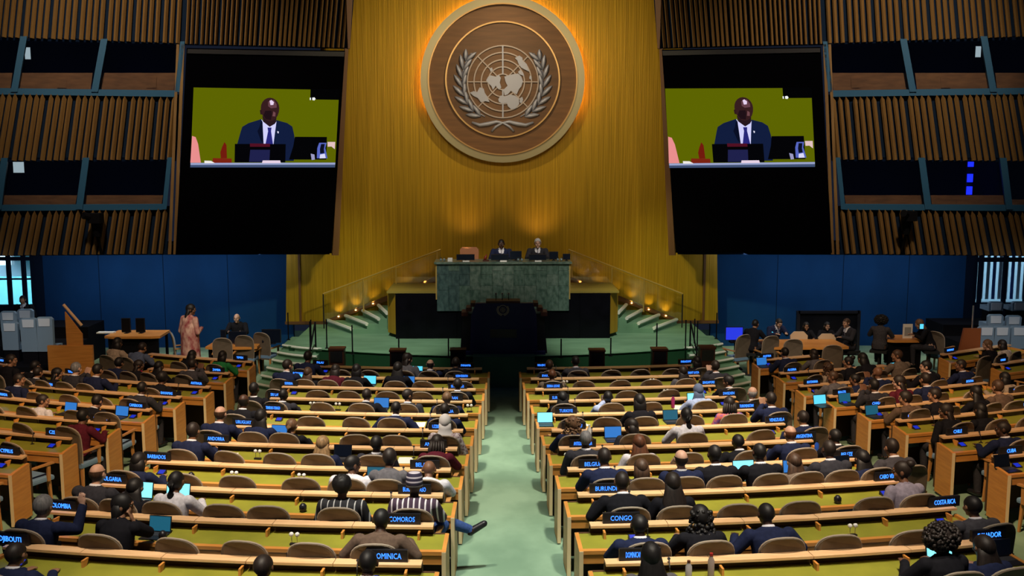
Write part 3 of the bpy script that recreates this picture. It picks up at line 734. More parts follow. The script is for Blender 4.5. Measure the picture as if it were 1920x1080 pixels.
# lobbies seen past both ends of the blue wall
for s in (-1, 1):
    nm = 'left' if s < 0 else 'right'
    k = 3 if s < 0 else 4
    lb = empty('window_%d' % (wn + k - 2), (0, 0, 0)); structure(lb)
    x0 = at_y(66 if s < 0 else 1825, 540, 28.3).x; x1 = x0 + s * 5.5
    a, b = sorted((x0, x1))
    mb(M_LOBBY).box(a - 2, b + 2, 33.0, 33.2, .6, 4.2).build('lobby_wall', lb)
    mb(M_LOBBYFLOOR).box(a - 2, b + 2, 28.4, 33.0, .5, .6).build('lobby_floor', lb)
    mb(M_LOBBY).box(a - 2, b + 2, 28.4, 33.0, 4.1, 4.2).build('lobby_ceiling', lb)
    mb(M_SLATBACK).box(a, b, 28.3, 28.45, 0, 1.22).build('parapet', lb)
    px = ((62, 45, 17, -15) if s < 0 else (1827, 1838, 1884, 1925))
    for p in px:
        X = at_y(p, 540, 28.3).x; mb(M_SLATBACK).box(X - .05, X + .05, 28.3, 28.4, 1.2, 3.0).build('frame_post', lb)
    for pz, hz in ((2.52, .05), (1.95, .02)) if s < 0 else ((2.45, .06),):
        mb(M_SLATBACK).box(a, b, 28.32, 28.4, pz - hz, pz + hz).build('frame_rail', lb)
    mb(M_GLASSB).box(a, b, 28.36, 28.37, 1.2, 3.0).build('glass_pane', lb)
    area('lobby_daylight_fill', ((a + b) / 2, 29.6, 3.9), ((a + b) / 2, 32.5, 1.8), 520 if s < 0 else 260, (0.75, 0.95, 1.0), 3.0, 1.0)  # added area light in place of daylight in the lobby
    if s < 0:
        for i in range(3):
            X = at_y(20 + 22 * i - 20, 540, 32).x
            q = mb(M_WHITE); q.box(X - .28, X + .28, 31.5, 31.7, 2.5 - .5 * (i % 2), 3.3); q.build('lobby_panel', lb)
        mb(mat('lobby_dark', (.05, .10, .12), .8)).box(a - 2, b + 2, 32.6, 32.7, 2.2, 2.55).build('lobby_band', lb)
        mb(mat('lobby_glasswall', (.25, .75, .75), .4)).box(a - 2, b + 2, 31.9, 31.95, .6, 1.6).build('lobby_counter', lb)
    else:
        for i in range(9):
            X = at_y(1829 + 11.5 * i, 540, 29.2).x
            mb(M_WHITE if i % 3 else mat('blind_blue', (.08, .16, .5), .7)).box(X - .055, X + .035, 29.2, 29.22, 1.2, 3.0).build('blind_slat', lb)

# ------------------------------------------------------------------ prototypes: delegate chair
def chair_proto():
    r = empty('delegate_chair', (0, 0, 0))
    kids = []
    q = mb(M_CHAIRSEAT); 
    q.rings([[(x * k, y0, z) for x, y0, z in [(-.23, -.20, .40), (.23, -.20, .40), (.24, .24, .40), (-.24, .24, .40)]] if j == 0 else [(x, y0, z) for x, y0, z in [(-.23 * k, -.2, zz), (.23 * k, -.2, zz), (.24 * k, .24 * k, zz), (-.24 * k, .24 * k, zz)]] for j, (k, zz) in enumerate(((1, .40), (1.02, .43), (1, .46), (.9, .475)))])
    kids.append(q.build('seat', r))
    # backrest shell: rounded top outline, gently curved
    def outline(w_, z0, zt, n=12):
        pts = [(-w_ * .86, z0), (-w_ * .93, z0 + .12), (-w_, z0 + .3)]
        zc = zt - .20
        for i in range(n + 1):
            a = pi - pi * i / n
            ca, sa = cos(a), sin(a)
            pts.append((w_ * (abs(ca) ** .8) * (1 if ca > 0 else -1), zc + .20 * (abs(sa) ** .85)))
        pts += [(w_, z0 + .3), (w_ * .93, z0 + .12), (w_ * .86, z0)]
        return pts
    def shell(m, w_, z0, zt, yoff, th, nm):
        O = outline(w_, z0, zt); q = mb(m)
        def Y(x, z): return -.20 + yoff + 1.1 * (0.055 - 1.0 * (.235 ** 2 - x * x)) - .10 * max(0, z - .45)
        q.rings([[(x, Y(x, z), z) for x, z in O], [(x, Y(x, z) - th, z) for x, z in O]])
        o = q.build(nm, r); return o
    kids.append(shell(M_CHAIRSHELL, .225, .36, 1.05, 0, .035, 'backrest'))
    kids.append(shell(M_CHAIRSEAT, .205, .47, 1.025, .03, .03, 'back_cushion'))
    O = outline(.228, .36, 1.053); q = mb(M_CHAIRRIM)
    q.tube([(x, -.20 + 1.1 * (.055 - (.235 ** 2 - x * x)) - .10 * max(0, z - .45) - .012, z) for x, z in O], .010, 6)
    kids.append(q.build('piping', r))
    for s in (-1, 1):
        q = mb(M_CHAIRWOOD); q.hexa([(s * .24 - .02, -.18, .635), (s * .24 + .02, -.18, .635), (s * .26 + .03, .22, .645), (s * .26 - .03, .22, .645), (s * .24 - .02, -.18, .66), (s * .24 + .02, -.18, .66), (s * .26 + .03, .22, .67), (s * .26 - .03, .22, .67)])
        kids.append(q.build('armrest', r))
        q = mb(M_CHAIRWOOD); q.hexa([(s * .245 - .015, .12, .40), (s * .245 + .015, .12, .40), (s * .245 + .015, .17, .40), (s * .245 - .015, .17, .40), (s * .255 - .015, .12, .64), (s * .255 + .015, .12, .64), (s * .255 + .015, .17, .64), (s * .255 - .015, .17, .64)])
        kids.append(q.build('armrest_support', r))
        for y in (-.17, .18):
            q = mb(M_CHAIRWOOD); q.hexa([(s * .22 - .014, y - .014 + .02 * (1 if y > 0 else -1), 0), (s * .22 + .014, y - .014 + .02 * (1 if y > 0 else -1), 0), (s * .22 + .014, y + .014 + .02 * (1 if y > 0 else -1), 0), (s * .22 - .014, y + .014 + .02 * (1 if y > 0 else -1), 0), (s * .2 - .022, y - .022, .41), (s * .2 + .022, y - .022, .41), (s * .2 + .022, y + .022, .41), (s * .2 - .022, y + .022, .41)])
            kids.append(q.build('leg', r))
    KIDS[r.name] = kids
    return r
CHAIR = chair_proto(); chair_used = [False]
def place_chair(x, y, rz, label, group='taupe delegate chairs', sc=1.0):
    z = fl(y)
    if not chair_used[0]:
        chair_used[0] = True; o = CHAIR; o.location = (x, y, z); o.rotation_euler = (0, 0, rz); o.scale = (sc, sc, min(sc, 1.0))
        tag(o, label, 'chair', group); return o
    o = copy_tree(CHAIR, (x, y, z), rz, label, None, group); o['category'] = 'chair'; o.scale = (sc, sc, min(sc, 1.0)); return o

# ------------------------------------------------------------------ desk rows
ROWS = []
def add_row(key, s, kind, xa, xo, fn, ends, sign_names, block):
    ROWS.append(dict(key=key, s=s, kind=kind, xa=xa, xo=xo, fn=fn, signs=sign_names, block=block, seats=[], people=[], ends=ends))
L_SIGN = [('PALAU', 'PANAMA'), ('ROMANIA', 'RUSSIAN FEDERATION'), ('SERBIA', 'SEYCHELLES'), ('SRI LANKA', 'SUDAN'), ('TRINIDAD-TOBAGO', 'TUNISIA'), ('URUGUAY', 'UZBEKISTAN'), ('ANDORRA', 'ANGOLA'), ('BARBADOS', 'BELARUS'), ('BULGARIA', 'BURKINA FASO'), ('COLOMBIA', 'COMOROS'), ('DJIBOUTI', 'DOMINICA')]
R_SIGN = [('PAPUA NEW GUINEA', 'PARAGUAY'), ('RWANDA', 'SAINT LUCIA'), ('SIERRA LEONE', 'SINGAPORE'), ('SURINAME', 'SWEDEN'), ('TURKIYE', 'TURKMENISTAN'), ('VANUATU', 'VENEZUELA'), ('ANTIGUA-BARBUDA', 'ARGENTINA'), ('BELGIUM', 'BELIZE'), ('BURUNDI', 'CABO VERDE'), ('CONGO', 'COSTA RICA'), ('DOMINICAN REPUBLIC', 'ECUADOR')]
XOL = [-4.13, -4.36, -4.32, -4.29, -4.1, -4.32, -4.44, -4.96, -5.15, -5.31, -5.25]
XOR = [4.1, 4.01, 4.08, 4.21, 4.25, 4.46, 4.55, 4.8, 4.95, 5.16, 5.1]
for k in range(11):
    yk = Y1 - STEP * k + (.12 if k == 0 else 0)
    hw = .48 + .042 * k
    for s in (-1, 1):
        xo = (XOL if s < 0 else XOR)[k]
        sg = L_SIGN[k] if s < 0 else R_SIGN[k]
        add_row(('C', s, k + 1), s, 'C', s * hw, xo, (lambda X, yk=yk: yk - .02 + X * X / 44.0), 1, sg, 'left centre' if s < 0 else 'right centre')
SL = [('A', -6.76, 13.75, 1.4), ('B', -6.57, 14.9, 2.1), ('C', -6.3, 15.93, 2.8), ('D', -6.1, 16.98, 3.5), ('E', -5.94, 18.12, 3.3), ('F', -5.7, 19.15, 2.6), ('G', -5.75, 20.75, 1.9), ('H', -5.6, 22.1, 2.6)]
SLS = ['CYPRUS', 'CZECHIA', 'CAMBODIA', 'CAMEROON', 'BAHAMAS', 'AUSTRALIA', 'ZAMBIA', 'YEMEN']
SRt = [('B', 6.76, 13.51, 1.6), ('C', 6.56, 14.73, 2.2), ('D', 6.35, 15.9, 3.0), ('E', 6.14, 16.93, 3.8), ('F', 5.91, 17.99, 3.6), ('G', 5.7, 19.08, 3.0), ('H', 5.73, 20.55, 2.6), ('I', 5.62, 22.1, 1.6)]
SRS = ['CUBA', 'CHILE', 'CHINA', 'CHAD', 'BRAZIL', 'BOTSWANA', 'ALGERIA', 'AUSTRIA']
for (k, x, y, L), sg in zip(SL, SLS):
    add_row(('SL', -1, k), -1, 'S', x, x - L, (lambda X, x=x, y=y: y + .30 * (abs(X) - abs(x)) + (abs(X) - abs(x)) ** 2 / 40), 1, (sg,), 'left side')
for (k, x, y, L), sg in zip(SRt, SRS):
    add_row(('SR', 1, k), 1, 'S', x, x + L, (lambda X, x=x, y=y: y + .30 * (abs(X) - abs(x)) + (abs(X) - abs(x)) ** 2 / 40), 1, (sg,), 'right side')
def on_floor(px, py, h):
    Y = 15.0
    for _ in range(60):
        P = at_z(px, py, fl(Y) + h); Y = .5 * Y + .5 * P.y
    return P
for (px, py, L, sg, s, sl) in ((150, 706, 1.3, 'TOGO', -1, .5), (15, 685, 1.6, 'TUVALU', -1, .6), (1768, 665, 2.2, 'NORWAY', 1, .55), (1866, 684, 2.0, 'OMAN', 1, .5)):
    P = on_floor(px, py, .855)
    add_row(('T', s, sg), s, 'S', P.x, P.x + s * L, (lambda X, x=P.x, y=P.y, sl=sl: y + sl * (abs(X) - abs(x))), 1, (sg,), 'far left' if s < 0 else 'far right')

def row_slope(r, X):
    return (r['fn'](X + .05) - r['fn'](X - .05)) / .1
def row_at(r, X, v, z):
    """point at lateral X of the ledge line, v metres toward the audience, z above the floor there"""
    sl = row_slope(r, X); L = sqrt(1 + sl * sl)
    n = V((sl / L, -1 / L, 0)); P = V((X, r['fn'](X), 0)) + n * v
    P.z = fl(P.y) + z; return P, atan(sl)
def sweep(m, r, Xs, v0, v1, z0, z1, q=None):
    q = q or mb(m); R = []
    for X in Xs:
        sl = row_slope(r, X); L = sqrt(1 + sl * sl); n = V((sl / L, -1 / L, 0)); b = V((X, r['fn'](X), fl(r['fn'](X) - .3)))
        if r['kind'] == 'S' and abs(X - r['xa']) < .10: n = V((.06 * r['s'], -1.0, 0))
        R.append([b + n * v0 + V((0, 0, z0)), b + n * v1 + V((0, 0, z0)), b + n * v1 + V((0, 0, z1)), b + n * v0 + V((0, 0, z1))])
    return q.rings(R)
def frange(a, b, step):
    n = max(1, int(round(abs(b - a) / step))); return [a + (b - a) * i / n for i in range(n + 1)]

def make_sign(text, r, X, off, w_=.34):
    P, rz = row_at(r, X, -.085, .857)
    o = empty('name_sign', P, rz, 'black name sign with blue letters reading %s on the desk ledge' % text, 'sign', 'country name signs')
    sc = 1.0 + .22 * max(0, min(1, (Y1 - P.y) / 11.7)); o.scale = (sc, 1, sc)
    q = mb(M_BLACKSOFT); q.box(-w_ / 2, w_ / 2, -.02, .02, .012, .115); q.build('housing', o)
    q = mb(M_BLACKSOFT); q.box(-w_ * .35, w_ * .35, -.03, .03, 0, .012); q.build('foot', o)
    me = text_mesh(text, .050, w_ * .72)
    t = bpy.data.objects.new('lettering', me); COL.objects.link(t); t.parent = o; t.location = (0, -.0225, .063); t.rotation_euler = (pi / 2, 0, 0)
    return o
def make_console(r, X, text):
    P, rz = row_at(r, X, .13, .743)
    o = empty('vote_console', P, rz, 'small voting console with a blue screen on the desk under the %s sign' % text, 'console', 'voting consoles')
    q = mb(M_BLACKSOFT); q.hexa([(-.055, -.05, 0), (.055, -.05, 0), (.055, .04, 0), (-.055, .04, 0), (-.055, -.05, .02), (.055, -.05, .02), (.055, .04, .055), (-.055, .04, .055)]); q.build('housing', o)
    q = mb(M_BLUESCREEN); q.hexa([(-.042, -.042, .0225), (.042, -.042, .0225), (.042, .03, .051), (-.042, .03, .051), (-.042, -.042, .025), (.042, -.042, .025), (.042, .03, .054), (-.042, .03, .054)]); q.build('screen', o)
    return o
ctrl_me = mb(M_BLACKSOFT).box(-.12, .12, -.012, .012, -.05, .05).mesh('control_panel')
brk = mb(M_WOOD); brk.hexa([(-.012, -.10, 0), (.012, -.10, 0), (.012, -.05, 0), (-.012, -.05, 0), (-.012, -.10, .085), (.012, -.10, .085), (.012, .0, .085), (-.012, .0, .085)])
brk_me = brk.mesh('bracket')
def make_desk(r):
    s, xa, xo = r['s'], r['xa'], r['xo']
    mid = (xa + xo) / 2; base = V((mid, r['fn'](mid), 0)); 
    d = empty('delegate_desk', (0, 0, 0), 0, 'curved wooden desk with green leather top, the %s row, %s block' % (r['signs'][-1] if s < 0 and r['kind'] == 'C' else r['signs'][0], r['block']), 'desk', 'delegate desk rows')
    ext = .15 if r['kind'] == 'C' else .07
    xd = xa - s * ext
    Xs = frange(xd, xo, .5)
    sweep(M_LEATHER, r, Xs, -.08, .36, .725, .742).build('desktop_leather', d)
    sweep(M_WOOD, r, Xs, .36, .425, .705, .745).build('desk_edge', d)
    sweep(M_WOOD, r, Xs, .395, .415, .60, .705).build('apron', d)
    sweep(M_SHADEWOOD, r, Xs, -.12, -.08, .06, .745).build('modesty_panel', d)  # coloured dark for the shade under the desktop
    nc = max(2, int(abs(xo - xa) / .68))
    for i in range(nc):
        P, rz = row_at(r, xa + (xo - xa) * (i + 1.0) / (nc + .5), .422, .655); inst('control_panel', ctrl_me, d, loc=P, rot=(0, 0, rz))
    # ledge boards
    nb = max(1, int(abs(xo - xa) / .95 + .5))
    for i in range(nb):
        a, b = xa + (xo - xa) * i / nb, xa + (xo - xa) * (i + 1) / nb
        sweep(M_LEDGE, r, frange(a + s * .003, b - s * .003, .5), -.14, 0, .828, .855).build('ledge_board', d)
    for i in range(nb + 1):
        X = xa + (xo - xa) * (i + .18) / (nb + .36)
        P, rz = row_at(r, X, 0, .743); inst('bracket', brk_me, d, loc=P, rot=(0, 0, rz))
    sweep(M_SHADEWOOD, r, frange(xa, xo, .5), -.13, -.10, .745, .83).build('ledge_back', d)  # dark colour paints the shadow gap below the ledge
    for X, sg in ((xd, 1), (xo, -1)):
        P, rz = row_at(r, X, 0, 0)
        q = mb(M_WOOD); w2 = .022
        q.prism([(-w2, .03, .04), (-w2, -.415, .04), (-w2, -.43, .76), (-w2, -.33, .775), (-w2, .0, .79), (-w2, .03, .79)], (2 * w2, 0, 0))
        e = q.build('end_panel', d, loc=P); e.rotation_euler = (0, 0, rz if r['kind'] == 'C' or sg < 0 else .06 * s)
        q = mb(M_EDGE); q.box(-w2, w2, -.445, -.435, .04, .76); e2 = q.build('panel_edge', e)
        q = mb(M_BLACKSOFT); q.box(-w2 + .005, w2 - .005, -.35, .0, 0, .045); q.build('panel_foot', e)
    if r['kind'] == 'C': r['pitch'] = (abs(xo - xa) - .1) / 6.1
    else: r['pitch'] = .68
for r in ROWS:
    make_desk(r)
    s, xa, xo = r['s'], r['xa'], r['xo']
    if r['kind'] == 'C':
        a, b = (r['signs'][1], r['signs'][0]) if s < 0 else (r['signs'][0], r['signs'][1])
        make_sign(a, r, xa + s * .35, 0); make_console(r, xa + s * .45, a)
        make_sign(b, r, xo - s * (.12 if s > 0 or r['key'][2] < 11 else .05), 0); make_console(r, xo - s * .3, b)
        r['name'] = a
    else:
        make_sign(r['signs'][0], r, xa + s * .30, 0); make_console(r, xa + s * .22, r['signs'][0])
        r['name'] = r['signs'][0]
for s in (-1, 1):      # second signs farther along some side rows
    ex = {(-1, 'E'): 'BAHRAIN', (-1, 'D'): 'CANADA', (1, 'E'): 'BRUNEI', (1, 'F'): 'BOLIVIA', (1, 'D'): 'COTE D IVOIRE'}
    for r in ROWS:
        kk = (r['s'], r['key'][2])
        if r['kind'] == 'S' and r['key'][0] != 'T' and r['s'] == s and kk in ex:
            make_sign(ex[kk], r, r['xo'] - s * .4, 0)
# ------------------------------------------------------------------ people: one continuous body per pose, clothes and hair as children
BLANK = mat('blank_material', (.5, .5, .5))
def remesh(q, voxel, ratio):
    me = q.mesh('raw'); o = bpy.data.objects.new('raw', me); COL.objects.link(o)
    m = o.modifiers.new('r', 'REMESH'); m.mode = 'VOXEL'; m.voxel_size = voxel
    m = o.modifiers.new('s', 'SMOOTH'); m.iterations = 3; m.factor = .5
    m = o.modifiers.new('d', 'DECIMATE'); m.ratio = ratio
    dg = bpy.context.evaluated_depsgraph_get()
    out = bpy.data.meshes.new_from_object(o.evaluated_get(dg)); bpy.data.objects.remove(o)
    for p in out.polygons: p.use_smooth = True
    return out
def proto(arms=('desk', 'desk'), lean=0.12, yaw=0.0, pitch=0.1, female=False, standing=False, legs='sit'):
    q = mb(BLANK); bones = []           # (class, a, b, radius)
    hz = .92 if standing else .50
    L = Matrix.Translation((0, 0, hz)) @ Matrix.Rotation(-lean, 4, 'X') @ Matrix.Translation((0, 0, -.50))
    def T(p): return L @ V(p)
    def cap(cls, a, b, ra, rb, n=10):
        a, b = V(a), V(b)
        q.tube([a, b], [ra, rb], n); q.ball(a, ra, n, 7); q.ball(b, rb, n, 7); bones.append((cls, a, b, (ra + rb) / 2))
    sw = .165 if female else .195
    prof = ((.42, .165, .12), (.54, .175, .135), (.66, .14 if female else .16, .115), (.78, .155 if female else .175, .125), (.88, .165 if female else .195, .115), (.945, .14 if female else .17, .085), (.985, .07, .06))
    R = []
    for z, rx, ry in prof:
        R.append([T((rx * cos(2 * pi * k / 16), ry * sin(2 * pi * k / 16) - .01, z)) for k in range(16)])
    q.rings(R); bones.append(('top', T((0, 0, .5)), T((0, 0, .88)), .14)); bones.append(('top', T((-sw * .8, 0, .92)), T((sw * .8, 0, .92)), .07))
    cap('skin', T((0, -.005, .955)), T((0, .03, 1.04)), .05, .048)
    # head
    hc = T((0, .045, 1.115))
    H = Matrix.Translation(hc) @ Matrix.Rotation(yaw, 4, 'Z') @ Matrix.Rotation(-pitch, 4, 'X')
    def hb(c, r, n=12, m=8):
        k = MB().use(BLANK); k.ball(c, r, n, m); k.xform(H); b = len(q.v); q.v += k.v
        for f in k.f: q.face(tuple(b + i for i in f))
    hb((0, -.008, .022), (.076, .095, .092)); hb((0, .025, -.045), (.058, .066, .072)); hb((0, .096, -.012), (.014, .018, .026)); hb((0, .085, .03), (.05, .018, .014))
    hb((0, .082, -.062), (.024, .014, .012)); hb((0, .07, -.098), (.026, .024, .02))
    for s in (-1, 1): hb((s * .079, -.005, -.005), (.012, .022, .034)); hb((s * .04, .062, -.03), (.026, .026, .03))
    bones.append(('skin', H @ V((0, 0, -.06)), H @ V((0, 0, .04)), .085))
    # arms
    for s, pose in zip((-1, 1), arms):
        sh = T((s * sw, 0, .915))
        if standing:
            el, wr, fd = V((s * (sw + .08), .0, hz + .13)), V((s * (sw + .05), .12, hz - .08)), V((0, .25, -1))
            if pose == 'front': wr, fd = V((s * .1, .26, hz + .18)), V((-s * .6, .8, .1))
        else:
            el, wr, fd = {'desk': (V((s * .27, .16 + lean * .25, .73)), V((s * .15, .385, .785)), V((-s * .35, 1, 0))),
                          'lap': (V((s * .27, .02, .68)), V((s * .12, .20, .61)), V((-s * .5, .8, -.1))),
                          'clap': (V((s * .24, .17, .78)), V((s * .035, .33, .95)), V((-s * .05, .45, 1))),
                          'chin': (V((s * .20, .30, .79)), hc + H.to_3x3() @ V((s * .05, .11, -.16)), V((-s * .3, -.1, 1))),
                          'raise': (V((s * .31, .18, .86)), V((s * .33, .26, 1.08)), V((-s * .1, .1, 1))),
                          'wide': (V((s * .34, .12, .74)), V((s * .25, .36, .785)), V((-s * .4, 1, 0)))}[pose]
        a = .93 if female else 1.0
        cap('top', sh, el, .062 * a, .048 * a); cap('top', el, wr, .046 * a, .032 * a)
        fd = fd.normalized(); pc = wr + fd * .05
        side = fd.cross(V((0, 0, 1)))
        if side.length < .3: side = V((0, 1, 0)) if pose in ('clap',) else V((1, 0, 0))
        side.normalize()
        up = side.cross(fd)
        for k in range(5):            # palm as a row of short bones
            cap('skin', wr + side * (.006 * (k - 2)), wr + fd * .07 + side * (.014 * (k - 2)), .016, .013, 6)
        for k in range(4):
            b0 = wr + fd * .08 + side * (.019 * (k - 1.5)); ln = (.062, .072, .068, .052)[k]
            b1 = b0 + fd * ln * .55 + side * .003 * (k - 1.5); b2 = b1 + (fd * .8 - up * .5).normalized() * ln * .45
            cap('skin', b0, b1, .0085, .008, 6); cap('skin', b1, b2, .008, .007, 6)
        t0 = wr + fd * .03 - side * s * .02 * (1 if side.x * s > 0 else -1); td = (fd * .6 - side * (1 if side.x * s > 0 else -1) * .7 * s * s).normalized()
        cap('skin', t0, t0 + td * .04, .011, .009, 6); cap('skin', t0 + td * .04, t0 + td * .04 + fd * .03, .009, .008, 6)
        bones.append(('skin', wr + fd * .02, wr + fd * .16, .02))
    # legs
    for s in (-1, 1):
        if standing:
            hip, kn, an = V((s * .09, 0, hz - .02)), V((s * .1, .02, .49)), V((s * .1, -.01, .09))
        elif legs == 'cross' and s > 0:
            hip, kn, an = V((.09, 0, .49)), V((.29, .38, .60)), V((.53, .50, .47))
        else:
            hip, kn, an = V((s * .09, .0, .485)), V((s * .11, .42, .49)), V((s * .11, .40, .09))
        cap('leg', hip, kn, .092, .062); cap('leg', kn, an, .06, .04)
        if legs == 'cross' and s > 0: cap('foot', an + V((.02, .0, -.03)), an + V((.17, .04, .05)), .038, .03, 8)
        else: cap('foot', an + V((0, -.02, -.045)), an + V((0, .15, -.055)), .038, .03, 8)
    body = remesh(q, .0095, .32); body.name = 'body'
    # classify
    cls = []
    for v in body.vertices:
        best, bc = 9, 'top'
        for c, a, b, r in bones:
            ab = b - a; t = max(0, min(1, (v.co - a).dot(ab) / max(ab.length_squared, 1e-9)))
            d = (v.co - (a + ab * t)).length - r
            if d < best: best, bc = d, c
        cls.append(bc)
    loc = [L.inverted() @ v.co for v in body.vertices]
    def sub(name, test, off):
        idx = {}; vs, fs = [], []
        for p in body.polygons:
            if all(test(i) for i in p.vertices):
                f = []
                for i in p.vertices:
                    if i not in idx:
                        idx[i] = len(vs); vs.append(body.vertices[i].co + body.vertices[i].normal * off)
                    f.append(idx[i])
                fs.append(f)
        me = bpy.data.meshes.new(name); me.from_pydata(vs, [], fs); me.materials.append(BLANK)
        for p in me.polygons: p.use_smooth = True
        return me
    d = {'body': body, 'H': H, 'L': L}
    d['top'] = sub('jacket', lambda i: cls[i] == 'top', .013)
    d['leg'] = sub('trousers', lambda i: cls[i] == 'leg', .012)
    d['foot'] = sub('shoes', lambda i: cls[i] == 'foot', .008)
    fr = lambda i: body.vertices[i].normal.y > .2 and loc[i].y > .02
    d['shirt'] = sub('shirt_front', lambda i: cls[i] in ('top', 'skin') and fr(i) and .70 < loc[i].z < .99 and abs(loc[i].x) < .012 + .28 * max(0, loc[i].z - .72), .017)
    d['tie'] = sub('tie', lambda i: cls[i] in ('top', 'skin') and fr(i) and .70 < loc[i].z < .965 and abs(loc[i].x) < .026, .024)
    c = mb(BLANK); RR = []
    for rr, z in ((.062, .968), (.068, .99), (.058, 1.012), (.053, .99)):
        RR.append([L @ V((rr * cos(2 * pi * k / 14), rr * sin(2 * pi * k / 14) * .95 + .012, z + .012 * -sin(2 * pi * k / 14))) for k in range(14)])
    c.rings(RR + [RR[0]], cap=False); d['collar'] = c.mesh('shirt_collar', True)
    e = MB(); e.use(mat('eye_white', (.5, .48, .45), .3))
    for s in (-1, 1): e.ball((s * .03, .082, .012), (.011, .008, .008), 8, 6)
    e.use(mat('eye_dark', (.01, .008, .006), .3))
    for s in (-1, 1): e.ball((s * .03, .088, .012), (.005, .005, .006), 6, 5)
    e.xform(H); d['eyes'] = e.mesh('eyes', True)
    return d
PR = {
 'desk': proto(), 'lean': proto(lean=.42, pitch=.45), 'back': proto(('lap', 'lap'), lean=-.08, pitch=-.02), 'clap': proto(('clap', 'clap'), lean=.08),
 'left': proto(('desk', 'desk'), yaw=.85), 'right': proto(('desk', 'lap'), yaw=-.85), 'chin': proto(('chin', 'desk'), lean=.2, yaw=-.5),
 'raise': proto(('desk', 'raise'), lean=.1, yaw=.1), 'wide': proto(('wide', 'wide'), lean=.25), 'cross': proto(('lap', 'desk'), lean=.0, legs='cross'),
 'fdesk': proto(female=True), 'flean': proto(lean=.38, pitch=.4, female=True), 'fleft': proto(('lap', 'desk'), yaw=.9, female=True), 'fright': proto(('desk', 'lap'), yaw=-.9, female=True),
 'fchin': proto(('desk', 'chin'), lean=.25, yaw=-1.2, pitch=.05, female=True), 'fback': proto(('lap', 'lap'), lean=-.05, female=True),
 'stand': proto(('front', 'side'), lean=.06, standing=True), 'fstand': proto(('side', 'front'), lean=.05, female=True, standing=True, yaw=-.9)}

# hair in head space (origin at the head's centre, face toward +Y)
def noise_v(q, amp, seed):
    rnd = random.Random(seed); q.v = [tuple(V(p) * (1 + rnd.uniform(-amp, amp))) for p in q.v]; return q
def cap_shape(q, keep, k=1.07, n=24, m=16):
    b = len(q.v); c = V((0, -.008, .022)); r = V((.076 * k, .095 * k, .092 * k * 1.02)); idx = {}
    P = lambda i, j: c + V((r.x * sin(pi * j / m) * cos(2 * pi * i / n), r.y * sin(pi * j / m) * sin(2 * pi * i / n), r.z * cos(pi * j / m)))
    def vid(i, j):
        i %= n
        if j == 0: i = 0
        if (i, j) not in idx: idx[(i, j)] = len(q.v); q.v.append(tuple(P(i, j)))
        return idx[(i, j)]
    for j in range(m - 1):
        for i in range(n):
            ctr = (P(i, j) + P(i + 1, j + 1)) / 2
            if keep(ctr):
                f = [vid(i, j), vid(i + 1, j), vid(i + 1, j + 1), vid(i, j + 1)]
                f = list(dict.fromkeys(f))
                if len(f) > 2: q.face(tuple(f))
    return q
short_k = lambda p: p.z > -.075 + max(0, p.y + .035) * 1.25
full_k = lambda p: p.z > -.10 + max(0, p.y + .0) * 1.9
HM = {}
